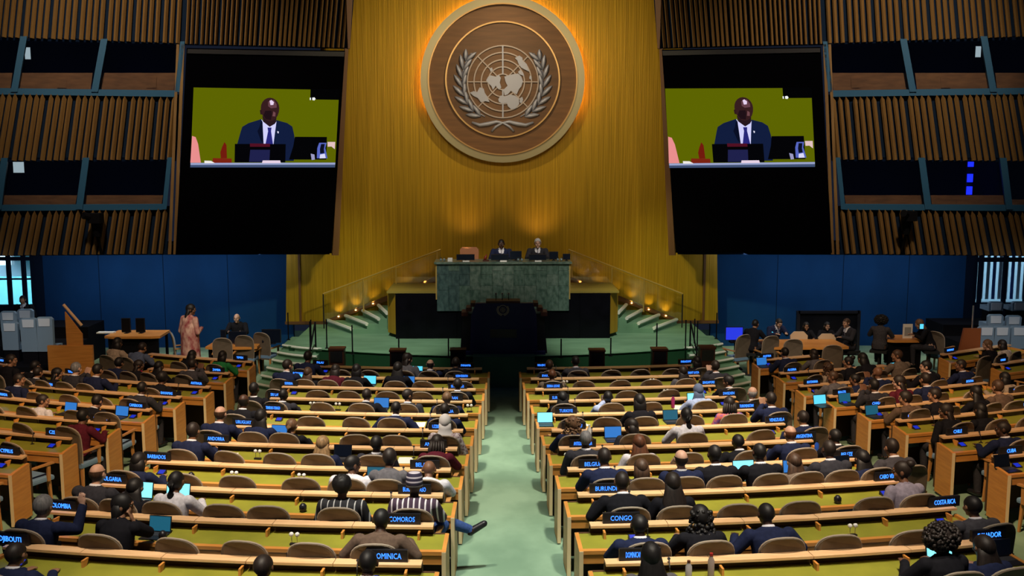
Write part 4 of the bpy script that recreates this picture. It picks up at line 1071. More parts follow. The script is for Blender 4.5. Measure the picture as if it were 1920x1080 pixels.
def hair(style):
    if style in HM: return HM[style]
    q = mb(BLANK)
    if style == 'short': cap_shape(q, short_k, 1.08)
    elif style == 'buzz': cap_shape(q, short_k, 1.025)
    elif style == 'fringe': cap_shape(q, lambda p: short_k(p) and p.z < .045 and p.y < .04, 1.06)
    elif style == 'thick': cap_shape(q, short_k, 1.16); noise_v(q, .03, 3)
    elif style == 'long':
        cap_shape(q, full_k, 1.13)
        R = []
        for z, rx, ry, y in ((.03, .08, .07, -.03), (-.06, .098, .07, -.045), (-.16, .128, .066, -.075), (-.29, .125, .05, -.10), (-.40, .07, .02, -.105)):
            R.append([(rx * cos(2 * pi * k / 16), y + ry * sin(2 * pi * k / 16) * .8, z) for k in range(16)])
        q.rings(R); noise_v(q, .02, 5)
    elif style == 'curly':
        cap_shape(q, full_k, 1.2); rnd = random.Random(2)
        for k in range(130):
            a = rnd.uniform(pi * .95, pi * 2.05); z = rnd.uniform(-.30, .08); rr = .085 + .05 * min(1, (.1 - z) / .25) * rnd.uniform(.5, 1)
            q.ball((rr * cos(a), rr * .8 * sin(a) - .02, z), rnd.uniform(.015, .026), 6, 5)
    elif style == 'bob':
        cap_shape(q, full_k, 1.14)
        q.rings([[(rx * cos(2 * pi * k / 16), y + ry * sin(2 * pi * k / 16), z) for k in range(16)] for z, rx, ry, y in ((.03, .085, .075, -.03), (-.06, .10, .075, -.035), (-.13, .095, .06, -.045), (-.165, .07, .04, -.05))])
    elif style == 'pony':
        cap_shape(q, full_k, 1.07); q.tube([(0, -.10, .03), (0, -.145, -.0), (0, -.13, -.12), (0, -.115, -.24)], [.02, .036, .038, .012], 10)
    elif style == 'bun':
        cap_shape(q, full_k, 1.07); q.ball((0, -.09, .09), (.05, .05, .046), 12, 8)
    elif style == 'afro':
        q.ball((0, -.02, .035), (.104, .108, .104), 26, 18); noise_v(q, .05, 4)
    elif style == 'bigafro':
        rnd = random.Random(6); q.ball((0, -.03, .03), (.15, .115, .12), 20, 14)
        for k in range(420):
            d = V((rnd.gauss(0, 1), rnd.gauss(0, 1), rnd.gauss(0, 1))).normalized()
            if d.y > .55: continue
            q.ball((d.x * .158, d.y * .12 - .03, d.z * .126 + .03), rnd.uniform(.012, .024), 5, 4)
    elif style == 'hijab':
        cap_shape(q, lambda p: p.z > -.10 + max(0, p.y + .0) * 1.7, 1.16)
        q.rings([[(rx * cos(2 * pi * k / 18), y + ry * sin(2 * pi * k / 18), z) for k in range(18)] for z, rx, ry, y in ((.0, .086, .07, -.035), (-.08, .088, .085, -.02), (-.14, .105, .10, -.01), (-.20, .165, .115, -.02), (-.25, .18, .12, -.025))])
    elif style == 'cap':
        q.rings([[(rx * cos(2 * pi * k / 18), -.012 + rx * 1.2 * sin(2 * pi * k / 18), z) for k in range(18)] for z, rx in ((.0, .088), (.03, .09), (.10, .086), (.135, .074), (.14, .03))])
    elif style == 'braids':
        cap_shape(q, full_k, 1.12)
        for k in range(9):
            a = pi * 1.0 + pi * k / 8
            q.tube([(.08 * cos(a), .08 * sin(a) - .015, .02), (.10 * cos(a), .085 * sin(a) - .02, -.09), (.095 * cos(a), .07 * sin(a) - .03, -.22)], [.018, .02, .012], 6)
    HM[style] = q.mesh('hair', True); return HM[style]
HAIRCOL = {'black': (.010, .008, .008), 'dark': (.022, .014, .011), 'brown': (.075, .038, .02), 'auburn': (.13, .045, .018), 'blond': (.33, .20, .09), 'grey': (.20, .20, .21), 'white': (.62, .60, .60), 'ltbrown': (.19, .10, .05)}
SKIN = {'d': (.062, .028, .017), 'b': (.16, .075, .042), 'm': (.30, .155, .09), 'l': (.48, .29, .21)}
CLOTH = {'navy': (.014, .020, .058), 'black': (.010, .010, .014), 'charcoal': (.034, .034, .044), 'grey': (.12, .115, .13), 'dkgrey': (.06, .058, .07), 'brown': (.13, .085, .062), 'maroon': (.10, .012, .025), 'white': (.66, .64, .70),
         'ltblue': (.42, .50, .75), 'blue': (.05, .10, .30), 'lavender': (.27, .245, .32), 'green': (.02, .20, .06), 'beige': (.36, .28, .21), 'taupe': (.17, .13, .10), 'bluegrey': (.10, .13, .22), 'cream': (.55, .45, .36)}
def cloth(c):
    if c == 'bwstripe': return stripe_mat('black_white_stripe', (.012, .012, .016), (.45, .45, .45), 14, .16)
    if c == 'wstripe': return stripe_mat('purple_white_stripe', (.05, .025, .05), (.70, .66, .70), 17, .28)
    if c == 'pattern': return mat('white_dark_pattern', (.62, .58, .60), .8, noise=1, nscale=(26, 26, 26), col2=(.12, .05, .06))
    if c == 'colourful': return mat('orange_blue_pattern', (.75, .15, .03), .8, noise=1, nscale=(16, 16, 16), col2=(.03, .05, .30))
    if c == 'sari': return mat('red_gold_pattern', (.24, .015, .03), .8, noise=1, nscale=(9, 9, 5), col2=(.58, .38, .30))
    return mat('cloth_' + c, CLOTH[c], .85, noise=.25, nscale=(30, 30, 30), spec=.12)
CNAME = {'bwstripe': 'black and white striped', 'wstripe': 'purple and white striped', 'pattern': 'white patterned', 'colourful': 'bright orange patterned', 'sari': 'red patterned', 'navy': 'navy', 'dkgrey': 'dark grey', 'ltblue': 'light blue', 'bluegrey': 'blue-grey'}
HNAME = {'short': 'short {} hair', 'buzz': 'cropped {} hair', 'fringe': 'bald top and {} hair', 'thick': 'thick {} hair', 'long': 'long {} hair', 'curly': 'long curly {} hair', 'bob': 'bobbed {} hair', 'pony': '{} ponytail', 'bun': '{} hair in a bun', 'afro': 'round {} afro hair', 'bigafro': 'very large {} afro hair', 'hijab': '{} headscarf', 'cap': 'striped cap', 'braids': '{} braided hair', 'bald': 'shaved head'}
n_person = [0]
def person(x, y, z, rz, pose, skin, style, hc, top, label, scale=1.0, suit=False, eyes=False, tie=None, group='seated delegates', legs='charcoal', capmat=None, sw=1.0):
    p = PR[pose]
    o = bpy.data.objects.new('person', p['body']); COL.objects.link(o)
    o.material_slots[0].link = 'OBJECT'; o.material_slots[0].material = mat('skin_' + skin, SKIN[skin], .5, spec=.35)
    o.location = (x, y, z); o.rotation_euler = (0, 0, rz); o.scale = (scale * sw, scale * sw, scale)
    tag(o, label, 'person', group)
    female = pose.startswith('f')
    inst('jacket' if suit else 'upper_garment', p['top'], o, cloth(top))
    inst('trousers', p['leg'], o, cloth(legs)); inst('shoes', p['foot'], o, M_BLACKSOFT)
    if style != 'bald':
        hm = capmat or (mat('scarf_' + hc, HAIRCOL.get(hc, CLOTH.get(hc, (.3, .3, .3))), .8) if style == 'hijab' else mat('hair_' + hc, HAIRCOL.get(hc, (.02, .02, .02)), .55, noise=.5, nscale=(60, 60, 6)))
        h = inst('headscarf' if style == 'hijab' else 'cap' if style == 'cap' else 'hair', hair(style), o, hm); h.matrix_basis = p['H']
    if suit: inst('shirt_collar', p['collar'], o, mat('shirt_white', (.62, .62, .68), .7))
    if suit and eyes:
        inst('shirt_front', p['shirt'], o, mat('shirt_white', (.62, .62, .68), .7)); inst('tie', p['tie'], o, mat('tie_' + (tie or 'navy'), CLOTH.get(tie or 'navy'), .6))
    if eyes:
        e = bpy.data.objects.new('eyes', p['eyes']); COL.objects.link(e); e.parent = o
    return o

ORD = ['first', 'second', 'third', 'fourth', 'fifth', 'sixth', 'seventh', 'eighth', 'ninth', 'tenth']
# head pixel x, y, pose, skin, hair, hair colour, top, suit, eyes
PEOPLE = [
 (578, 670, 'desk', 'b', 'short', 'black', 'navy', 0), (553, 687, 'chin', 'l', 'short', 'dark', 'navy', 1), (602, 700, 'fback', 'l', 'long', 'brown', 'black', 0), (632, 694, 'flean', 'm', 'bob', 'dark', 'maroon', 0),
 (669, 695, 'fdesk', 'm', 'bob', 'black', 'black', 0), (746, 692, 'fdesk', 'm', 'long', 'black', 'black', 0), (768, 674, 'fright', 'l', 'long', 'dark', 'grey', 0), (807, 688, 'desk', 'l', 'fringe', 'dark', 'navy', 1),
 (855, 681, 'desk', 'b', 'short', 'dark', 'black', 0), (858, 722, 'desk', 'm', 'short', 'dark', 'black', 1), (485, 729, 'back', 'd', 'buzz', 'black', 'black', 1), (530, 742, 'desk', 'd', 'buzz', 'black', 'charcoal', 1),
 (685, 742, 'wide', 'l', 'short', 'dark', 'black', 1), (764, 743, 'right', 'm', 'short', 'dark', 'charcoal', 1), (838, 748, 'desk', 'l', 'short', 'ltbrown', 'navy', 1), (833, 770, 'desk', 'd', 'buzz', 'dark', 'navy', 1),
 (740, 767, 'wide', 'd', 'buzz', 'black', 'navy', 1), (835, 792, 'fback', 'b', 'hijab', 'white', 'pattern', 0), (489, 784, 'fdesk', 'm', 'long', 'black', 'navy', 0), (455, 754, 'desk', 'd', 'fringe', 'black', 'black', 1),
 (544, 804, 'fdesk', 'l', 'pony', 'ltbrown', 'black', 0), (606, 832, 'fback', 'l', 'long', 'blond', 'navy', 0), (707, 830, 'back', 'd', 'buzz', 'black', 'charcoal', 1), (816, 832, 'flean', 'd', 'braids', 'dark', 'maroon', 0),
 (797, 859, 'fdesk', 'b', 'short', 'dark', 'grey', 0), (673, 873, 'right', 'b', 'short', 'black', 'white', 0), (799, 883, 'lean', 'b', 'bald', 'black', 'white', 0), (642, 909, 'back', 'b', 'afro', 'black', 'bwstripe', 0),
 (776, 900, 'cross', 'd', 'cap', 'dark', 'wstripe', 0), (707, 979, 'wide', 'd', 'buzz', 'black', 'brown', 0), (683, 1058, 'desk', 'd', 'buzz', 'black', 'brown', 1), (191, 892, 'desk', 'l', 'fringe', 'brown', 'charcoal', 1),
 (66, 952, 'raise', 'l', 'thick', 'grey', 'navy', 1), (208, 947, 'fchin', 'm', 'bob', 'black', 'black', 0), (242, 935, 'fdesk', 'm', 'long', 'black', 'black', 0), (321, 905, 'fdesk', 'b', 'pony', 'black', 'white', 0),
 (252, 878, 'fdesk', 'm', 'bob', 'black', 'navy', 0), (357, 810, 'desk', 'm', 'short', 'dark', 'navy', 1), (410, 775, 'desk', 'l', 'fringe', 'brown', 'navy', 1), (6, 1062, 'desk', 'm', 'short', 'dark', 'navy', 1), (481, 1078, 'desk', 'b', 'short', 'dark', 'charcoal', 0),
 (1029, 685, 'fback', 'l', 'short', 'brown', 'grey', 0), (1079, 679, 'desk', 'm', 'short', 'black', 'dkgrey', 1), (1035, 705, 'desk', 'b', 'buzz', 'auburn', 'taupe', 0), (1277, 697, 'fback', 'm', 'long', 'dark', 'grey', 0),
 (1306, 680, 'fdesk', 'm', 'bob', 'black', 'black', 0), (1340, 688, 'clap', 'l', 'short', 'dark', 'charcoal', 1), (1366, 719, 'left', 'm', 'thick', 'black', 'black', 1), (1406, 736, 'back', 'l', 'fringe', 'white', 'dkgrey', 1),
 (1310, 734, 'fdesk', 'm', 'hijab', 'bluegrey', 'ltblue', 0), (1055, 752, 'fdesk', 'm', 'long', 'black', 'black', 0), (1140, 752, 'clap', 'd', 'buzz', 'black', 'ltblue', 0), (1200, 752, 'fdesk', 'm', 'bob', 'black', 'black', 0),
 (1289, 777, 'fdesk', 'm', 'pony', 'black', 'white', 0), (1364, 757, 'fback', 'd', 'braids', 'dark', 'colourful', 0), (1446, 750, 'clap', 'm', 'short', 'dark', 'navy', 1), (1074, 797, 'fdesk', 'm', 'curly', 'ltbrown', 'navy', 0),
 (1185, 800, 'fleft', 'm', 'bob', 'dark', 'charcoal', 0), (1097, 822, 'back', 'd', 'buzz', 'grey', 'charcoal', 1), (1197, 830, 'fback', 'l', 'long', 'auburn', 'white', 0), (1135, 858, 'desk', 'b', 'buzz', 'dark', 'navy', 1),
 (1232, 860, 'back', 'l', 'fringe', 'dark', 'navy', 1), (1333, 850, 'desk', 'd', 'buzz', 'black', 'black', 1), (1392, 832, 'wide', 'd', 'buzz', 'black', 'black', 1), (1429, 847, 'desk', 'd', 'buzz', 'black', 'black', 1),
 (1455, 880, 'fdesk', 'l', 'long', 'brown', 'taupe', 0), (1155, 884, 'fdesk', 'm', 'bob', 'brown', 'charcoal', 0), (1172, 900, 'wide', 'b', 'buzz', 'dark', 'black', 1), (1261, 899, 'fback', 'm', 'long', 'dark', 'black', 0),
 (1204, 987, 'desk', 'd', 'buzz', 'black', 'navy', 1), (1320, 972, 'fdesk', 'm', 'curly', 'black', 'black', 0), (1452, 968, 'wide', 'd', 'buzz', 'black', 'navy', 1), (1222, 1035, 'fback', 'b', 'long', 'black', 'grey', 0),
 (1509, 785, 'desk', 'm', 'short', 'dark', 'navy', 1), (1486, 815, 'desk', 'l', 'fringe', 'auburn', 'navy', 1), (1520, 842, 'desk', 'd', 'buzz', 'dark', 'charcoal', 1), (1571, 820, 'desk', 'd', 'buzz', 'black', 'black', 1),
 (1620, 845, 'wide', 'm', 'short', 'dark', 'dkgrey', 1), (1530, 876, 'fdesk', 'm', 'long', 'black', 'navy', 0), (1702, 886, 'fleft', 'b', 'bun', 'dark', 'lavender', 0), (1840, 952, 'desk', 'm', 'short', 'black', 'dkgrey', 1),
 (1781, 1000, 'fdesk', 'b', 'bigafro', 'dark', 'black', 0), (1848, 1030, 'fdesk', 'm', 'long', 'dark', 'navy', 0),
 # left side block
 (165, 752, 'lean', 'm', 'short', 'black', 'black', 1), (151, 782, 'fdesk', 'b', 'short', 'black', 'maroon', 0), (77, 757, 'fright', 'm', 'short', 'dark', 'white', 0), (265, 729, 'desk', 'd', 'buzz', 'black', 'charcoal', 1),
 (304, 710, 'fdesk', 'b', 'afro', 'black', 'black', 0), (35, 713, 'right', 'm', 'short', 'dark', 'navy', 1), (115, 709, 'desk', 'm', 'short', 'dark', 'charcoal', 1), (162, 706, 'fright', 'm', 'long', 'black', 'black', 0),
 (22, 656, 'right', 'm', 'short', 'dark', 'black', 0), (67, 688, 'desk', 'm', 'short', 'black', 'black', 1), (166, 659, 'clap', 'l', 'short', 'grey', 'charcoal', 1), (183, 677, 'desk', 'm', 'short', 'black', 'navy', 1),
 (232, 682, 'desk', 'm', 'thick', 'black', 'navy', 0), (277, 689, 'fright', 'b', 'long', 'dark', 'black', 0), (299, 689, 'fdesk', 'b', 'long', 'black', 'black', 0), (354, 665, 'flean', 'b', 'bob', 'black', 'black', 0),
 (363, 684, 'clap', 'b', 'buzz', 'dark', 'dkgrey', 1), (419, 668, 'fdesk', 'd', 'bob', 'black', 'green', 0), (223, 641, 'fdesk', 'b', 'bob', 'black', 'beige', 0), (258, 650, 'lean', 'm', 'short', 'dark', 'bluegrey', 0), (2, 645, 'right', 'l', 'short', 'brown', 'black', 0),
 # right side block
 (1681, 645, 'left', 'm', 'short', 'brown', 'taupe', 0), (1736, 662, 'left', 'l', 'short', 'black', 'black', 1), (1470, 662, 'desk', 'm', 'short', 'black', 'navy', 1), (1524, 668, 'fdesk', 'b', 'bob', 'dark', 'grey', 0), (1545, 692, 'fback', 'l', 'curly', 'brown', 'beige', 0),
 (1624, 668, 'flean', 'm', 'bob', 'black', 'black', 0), (1590, 680, 'fleft', 'm', 'bun', 'black', 'black', 0), (1562, 708, 'left', 'b', 'buzz', 'brown', 'grey', 0), (1582, 720, 'left', 'b', 'short', 'black', 'navy', 0),
 (1621, 702, 'clap', 'b', 'bald', 'dark', 'navy', 1), (1638, 724, 'clap', 'b', 'short', 'black', 'charcoal', 1), (1687, 718, 'fleft', 'l', 'long', 'dark', 'maroon', 0), (1736, 710, 'desk', 'm', 'short', 'dark', 'navy', 1),
 (1801, 686, 'left', 'b', 'buzz', 'dark', 'navy', 1), (1848, 647, 'fleft', 'l', 'long', 'ltbrown', 'black', 0), (1873, 647, 'fdesk', 'm', 'bob', 'dark', 'cream', 0), (1884, 710, 'fdesk', 'b', 'bob', 'black', 'beige', 0), (1832, 737, 'fdesk', 'm', 'long', 'black', 'black', 0),
 (1862, 728, 'desk', 'm', 'short', 'brown', 'brown', 0), (1700, 748, 'left', 'm', 'thick', 'dark', 'brown', 0), (1755, 742, 'left', 'm', 'short', 'dark', 'black', 0), (1778, 772, 'fleft', 'b', 'long', 'dark', 'black', 0), (1842, 770, 'fdesk', 'b', 'bob', 'black', 'black', 0),
 (1888, 806, 'left', 'd', 'buzz', 'dark', 'navy', 1),
]
def solve_x(r, px, v, zz):
    """lateral X on row r so that a point v metres behind the ledge and zz high is seen at pixel x"""
    X = (r['xa'] + r['xo']) / 2
    for _ in range(25):
        P, rz = row_at(r, X, v, zz)
        Q = at_y(px, 700, P.y)
        d = Q.x - P.x; X += d * .8
    return X
HEADV = .63
pl = []
for d in PEOPLE:
    px, py = d[0], d[1]; best = None
    lean_dz = {'lean': -.05, 'flean': -.05}.get(d[2], 0)
    for r in ROWS:
        X = solve_x(r, px, HEADV, 1.12)
        lo, hi = sorted((r['xa'] - r['s'] * .25, r['xo'] + r['s'] * .35))
        if not lo <= X <= hi: continue
        P, rz = row_at(r, X, HEADV, 0)
        h = at_y(px, py, P.y).z - fl(P.y)
        e = abs(h - 1.10 - lean_dz)
        if best is None or e < best[0]: best = (e, r, X, h)
    if best is None or best[0] > .46:
        print('NOROW', d[:3], best and (best[0], best[1]['key'])); continue
    best[1]['people'].append([best[2], best[3], d])
# empty chairs seen in the photograph, by row (pixel x of their centres)
SEATPX = {('C', -1, 1): (576, 700, 819, 868), ('C', -1, 2): (542, 606, 669, 731, 797), ('C', -1, 3): (599, 659, 731, 791), ('C', -1, 4): (613, 689, 768), ('C', -1, 5): (585, 674, 740), ('C', -1, 6): (485, 578, 666, 746), ('C', -1, 7): (440, 531, 600, 710),
 ('C', -1, 8): (354, 450, 565, 680), ('C', -1, 9): (160, 331, 423, 504, 627, 772), ('C', -1, 10): (180, 340, 464, 587, 707), ('C', -1, 11): (56, 375, 575),
 ('C', 1, 1): (1086, 1141, 1195, 1255), ('C', 1, 2): (1035, 1094, 1157, 1218, 1284, 1345), ('C', 1, 3): (1097, 1175, 1246), ('C', 1, 4): (1212, 1272, 1338), ('C', 1, 5): (1139, 1219, 1292, 1373, 1446), ('C', 1, 6): (1269, 1337, 1418), ('C', 1, 7): (1094, 1204, 1282),
 ('C', 1, 8): (1226, 1321, 1435, 1490, 1570), ('C', 1, 9): (1263, 1383, 1497, 1542, 1634, 1740), ('C', 1, 10): (1180, 1343, 1497, 1569, 1702, 1875), ('C', 1, 11): (1532, 1674)}
CHAIRV = .77
def near(Y): return max(0.0, min(1.0, (Y1 - Y) / 11.7))
for r in ROWS:
    s = r['s']; ppl = sorted(r['people'], key=lambda p: abs(p[0]))
    # keep neighbours from overlapping
    for i in range(1, len(ppl)):
        gap = abs(ppl[i][0]) - abs(ppl[i - 1][0])
        if gap < .46: ppl[i][0] = s * (abs(ppl[i - 1][0]) + .46)
    seats = [p[0] for p in ppl]
    if r['key'] in SEATPX:
        cand = [solve_x(r, px, CHAIRV, .85) for px in SEATPX[r['key']]]
    else:
        cand = []; X = abs(r['xa']) + .12
        while X < abs(r['xo']) - .15: cand.append(s * X); X += r['pitch']
    for X in cand:
        if all(abs(X - Z) > .45 for Z in seats): seats.append(X)
    if r['kind'] == 'C':            # unseen places between the seen ones
        X = abs(r['xa']) + .3
        while X < abs(r['xo']) - .25:
            if all(abs(s * X - Z) > .58 for Z in seats): seats.append(s * X)
            X += r['pitch'] * .25
    seats.sort(key=abs)
    occ = {round(p[0], 4): p for p in ppl}
    for i, X in enumerate(seats):
        P, rz = row_at(r, X, CHAIRV, 0)
        place = '%s from aisle, %s row' % (ORD[min(i, 9)], r['name'])
        rz_c = rz + random.uniform(-.06, .06)
        p = occ.get(round(X, 4))
        if p is None: place_chair(P.x, P.y, rz + random.uniform(-.16, .16), 'empty taupe chair, %s' % place, sc=.94 + .14 * near(P.y))
        else: place_chair(P.x, P.y, rz_c, 'occupied taupe chair, %s' % place, sc=.94 + .14 * near(P.y))
        if p:
            X_, h, d = p
            pose, sk, st, hc, top, suit = d[2:8]
            sc = max(.95, min(1.08, h / 1.10)); wide = .98 + .11 * near(P.y)
            what = 'woman' if pose.startswith('f') else 'man'
            hn = HNAME[st].format({'ltbrown': 'light brown'}.get(hc, hc)) if st not in ('buzz',) or hc == 'grey' else 'cropped hair'
            garment = 'suit' if suit else 'top'
            lab = 'person, %s, %s %s, %s' % (hn, CNAME.get(top, top), garment, place)
            B, rz2 = row_at(r, X, CHAIRV - .02, 0)
            cm = stripe_mat('striped_cap', (.02, .015, .04), (.5, .45, .5), 22, .35, 2) if st == 'cap' else None
            person(B.x, B.y, B.z, rz2, pose, sk, st, hc, top, lab, sc, bool(suit), legs='blue' if pose == 'cross' else 'charcoal', eyes=pose in ('left', 'right', 'fleft', 'fright', 'fchin'), capmat=cm, sw=wide / sc if wide > sc else 1.0)
            print('P', d[:2], r['key'], round(h, 2)) if abs(h - 1.1) > .16 else None

# the two men and the empty chair on the rostrum
Y = RY + .95
for px, py, st, hc, sk, top, lb in ((940, 457, 'buzz', 'black', 'd', 'navy', 'person with cropped hair in a dark suit seated at the marble desk, nearer its middle'), (1008, 456, 'thick', 'white', 'l', 'charcoal', 'person with grey-white hair in a dark suit seated at the marble desk')):
    P = at_y(px, py, Y)
    person(P.x, Y + .08, P.z - 1.16, pi, 'desk', sk, st, hc, top, lb, 1.05, True, True, group='people at the marble desk')
rf = empty('rostrum_floor', (0, RY + .45, 1.92), 0, 'dark raised floor on the rostrum behind the marble desk', 'platform')
mb(M_DARKWOOD).box(-1.55, 1.55, .12, 1.25, .05, .18).build('floor_board', rf)
for px, lb in ((880, 'empty tan chair behind the left part of the marble desk'), (940, 'dark high chair of the man in navy at the marble desk'), (1008, 'dark high chair of the grey-haired man at the marble desk')):
    X = at_y(px, 480, Y + .25).x
    o = empty('rostrum_chair', (X, Y + .25, 2.10), 0, lb, 'chair', 'chairs on the rostrum')
    tan = px == 880; m_ = mat('tan_leather', (.46, .20, .10), .5) if tan else M_BLACKSOFT
    zt = .86 if tan else .74
    q = mb(m_); q.prism([(-.24, .0, .3), (.24, .0, .3), (.25, .0, zt - .06), (.19, .0, zt), (-.19, .0, zt), (-.25, .0, zt - .06)], (0, .10, 0)); q.build('backrest', o)
    q = mb(m_); q.box(-.24, .24, -.42, .0, .28, .38); q.build('seat', o)
    q = mb(M_BLACKSOFT); q.lathe([(.22, 0), (.2, .03), (.03, .05), (.03, .28)], (0, -.2, 0), 12); q.build('pedestal', o)
    for s in (-1, 1): mb(m_).box(s * .27 - .03, s * .27 + .03, -.4, .02, .50, .55).build('armrest', o)

# ------------------------------------------------------------------ laptops, tablets, bottles, papers, earpieces, bags
def best_row(px, py, v, h):
    best = None
    for r in ROWS:
        X = solve_x(r, px, v, h); lo, hi = sorted((r['xa'] - r['s'] * .3, r['xo'] + r['s'] * .4))
        if not lo <= X <= hi: continue
        P, rz = row_at(r, X, v, h); e = abs(at_y(px, py, P.y).z - P.z)
        if best is None or e < best[0]: best = (e, r, X)
    return best
def row_name(r): return r['name']
SCRN = {'c': (M_CYAN, 'cyan'), 'w': (M_CYANW, 'bright pale cyan'), 'b': (M_MIDBLUE, 'blue'), 't': (M_TEALSCREEN, 'dim teal'), 'd': (M_DARKSCREEN, 'dark')}
used_l = {}
def uniq(lb):
    used_l[lb] = used_l.get(lb, 0) + 1
    return lb if used_l[lb] == 1 else lb + (', farther from the aisle' if used_l[lb] == 2 else ', %s of its kind there' % ORD[used_l[lb] - 1])
def laptop(px, py, c, wpx, rot=0.0):
    b = best_row(px, py, .20, .90)
    if not b or b[0] > .35: print('NOLAP', px, py, b and b[0]); return
    r, X = b[1], b[2]; P, rz = row_at(r, X, .22, .744)
    wd = max(.26, min(.36, wpx * P.y / 1900))
    m_, cn = SCRN[c]
    o = empty('laptop', P, rz + rot, uniq('open laptop with a %s screen, %s desk row' % (cn, r['name'])), 'laptop', 'open laptops')
    q = mb(M_BLACKSOFT); q.box(-wd / 2, wd / 2, -.12, .10, 0, .016); q.build('base', o)
    q = mb(mat('keys', (.03, .03, .035), .5)); q.box(-wd * .43, wd * .43, -.02, .085, .016, .019); q.build('keyboard', o)
    a = .22; H = wd * .68
    def pt(x, t, d): return (x, .10 + t * H * sin(a) - d * cos(a), .016 + t * H * cos(a) + d * sin(a))
    q = mb(M_BLACKSOFT); q.hexa([pt(-wd / 2, 0, 0), pt(wd / 2, 0, 0), pt(wd / 2, 0, -.012), pt(-wd / 2, 0, -.012), pt(-wd / 2, 1, 0), pt(wd / 2, 1, 0), pt(wd / 2, 1, -.012), pt(-wd / 2, 1, -.012)]); q.build('lid', o)
    k = .47
    q = mb(m_); q.hexa([pt(-wd * k, .06, .0035), pt(wd * k, .06, .0035), pt(wd * k, .06, 0), pt(-wd * k, .06, 0), pt(-wd * k, .95, .0035), pt(wd * k, .95, .0035), pt(wd * k, .95, 0), pt(-wd * k, .95, 0)]); q.build('screen', o)
for a in ((691, 711, 'c', 21), (764, 712, 'b', 16), (780, 692, 'c', 15), (566, 703, 'c', 14), (712, 758, 'b', 30), (516, 804, 'b', 28), (246, 917, 'w', 48), (316, 914, 'w', 50), (700, 897, 't', 34), (278, 978, 't', 42), (636, 850, 'd', 24),
          (1023, 770, 'w', 25), (1310, 754, 'w', 36), (1262, 787, 't', 26), (1153, 812, 'b', 34), (1405, 892, 'w', 44), (1498, 884, 'b', 34), (1590, 874, 'd', 42), (1793, 1052, 'w', 58), (1910, 1056, 'd', 40),
          (121, 763, 'b', 26), (218, 776, 'b', 18), (1545, 756, 'c', 17), (1592, 750, 't', 24), (1684, 681, 'c', 16), (1645, 770, 't', 22), (1432, 677, 'b', 22), (1900, 868, 'd', 30)):
    laptop(*a)
def desk_thing(px, py, v, h, builder, label):
    b = best_row(px, py, v, h)
    if not b or b[0] > .4: print('NOTHING', px, py, label); return
    r, X = b[1], b[2]; P, rz = row_at(r, X, v, .7435)
    builder(P, rz, uniq(label % r['name']))
def b_ear(P, rz, lb):
    o = empty('earpiece_set', P, rz, lb, 'earpiece', 'earpieces on desk stands')
    q = mb(M_BLACKSOFT); q.box(-.05, .05, -.02, .02, 0, .02); q.build('base', o)
    for s in (-1, 1):
        q = mb(M_CHROME); q.tube([(s * .03, 0, .02), (s * .03, 0, .10)], .004, 6); q.build('stem', o)
        q = mb(M_WHITE); q.ball((s * .032, 0, .118), .026, 10, 7); q.build('earcup', o)
for a in ((83, 0), (543, 1018), (1612, 1005), (478, 868), (490, 748), (890, 0), (432, 905), (1066, 862), (1249, 728), (632, 752), (584, 770), (1060, 725), (1223, 706), (880, 765), (560, 910)):
    if a[1]: desk_thing(a[0], a[1], .30, .84, b_ear, 'small white earpieces on a stand, %s desk row')
def b_paper(P, rz, lb):
    o = empty('paper_stack', P, rz + random.uniform(-.4, .4), lb, 'paper', 'papers on the desks')
    for k in range(3):
        q = mb(M_WHITE); x = random.uniform(-.02, .02); q.box(-.105 + x, .105 + x, -.148, .148, .002 * k, .002 * k + .0018); q.build('sheet', o)
for a in ((760, 875), (650, 820), (786, 800), (420, 850), (1275, 765), (1090, 795), (1160, 836), (360, 800), (1320, 770), (1370, 905), (1600, 742)):
    desk_thing(a[0], a[1], .18, .75, b_paper, 'white papers on the green desk top, %s row')
def b_bottle(m_body, m_cap, hh=.2):
    def f(P, rz, lb):
        o = empty('bottle', P, rz, lb, 'bottle', 'bottles on the desks')
        mb(m_body).lathe([(.030, 0), (.033, .02), (.033, hh * .7), (.014, hh * .88), (.014, hh * .92)], n=12).build('body', o, True)
        mb(m_cap).lathe([(.017, hh * .9), (.017, hh)], n=10).build('cap', o)
    return f
desk_thing(1343, 1056, .14, .85, b_bottle(mat('bottle_clear', (.30, .24, .22), .15), M_REDPLASTIC, .26), 'clear bottle with a red cap standing on the %s row')
desk_thing(1300, 1066, .16, .83, b_bottle(mat('tumbler_grey', (.35, .33, .35), .4), M_DARKWOOD, .2), 'grey tumbler with a dark lid standing on the %s row')
desk_thing(1263, 757, .2, .85, b_bottle(mat('bottle_pink', (.40, .03, .16), .3), M_BLACKSOFT, .24), 'dark pink bottle standing on the %s row')
desk_thing(1106, 808, .2, .86, b_bottle(M_WHITE, M_WHITE, .26), 'white bottle standing on the %s row')
desk_thing(1537, 838, .2, .83, b_bottle(mat('bottle_blue', (.02, .08, .45), .3), M_BLACKSOFT, .17), 'small blue bottle standing on the %s row')
desk_thing(264, 680, .2, .86, b_bottle(mat('bottle_magenta', (.50, .02, .10), .3), M_BLACKSOFT, .24), 'red-pink bottle standing on the %s row')
def b_speaker(P, rz, lb):
    o = empty('desk_speaker', P, rz, lb, 'loudspeaker', 'small round desk speakers')
    mb(M_BLACKSOFT).lathe([(.03, 0), (.045, .03), (.045, .07), (.02, .10)], n=12).build('body', o, True)
    mb(M_BLACK).ball((0, -.03, .055), (.03, .015, .03), 10, 6).build('cone', o, True)
for a in ((291, 1002), (1366, 910), (350, 887), (1230, 838), (1581, 962), (861, 753), (561, 972)):
    desk_thing(a[0], a[1], .30, .80, b_speaker, 'small dark round speaker on the desk of the %s row')
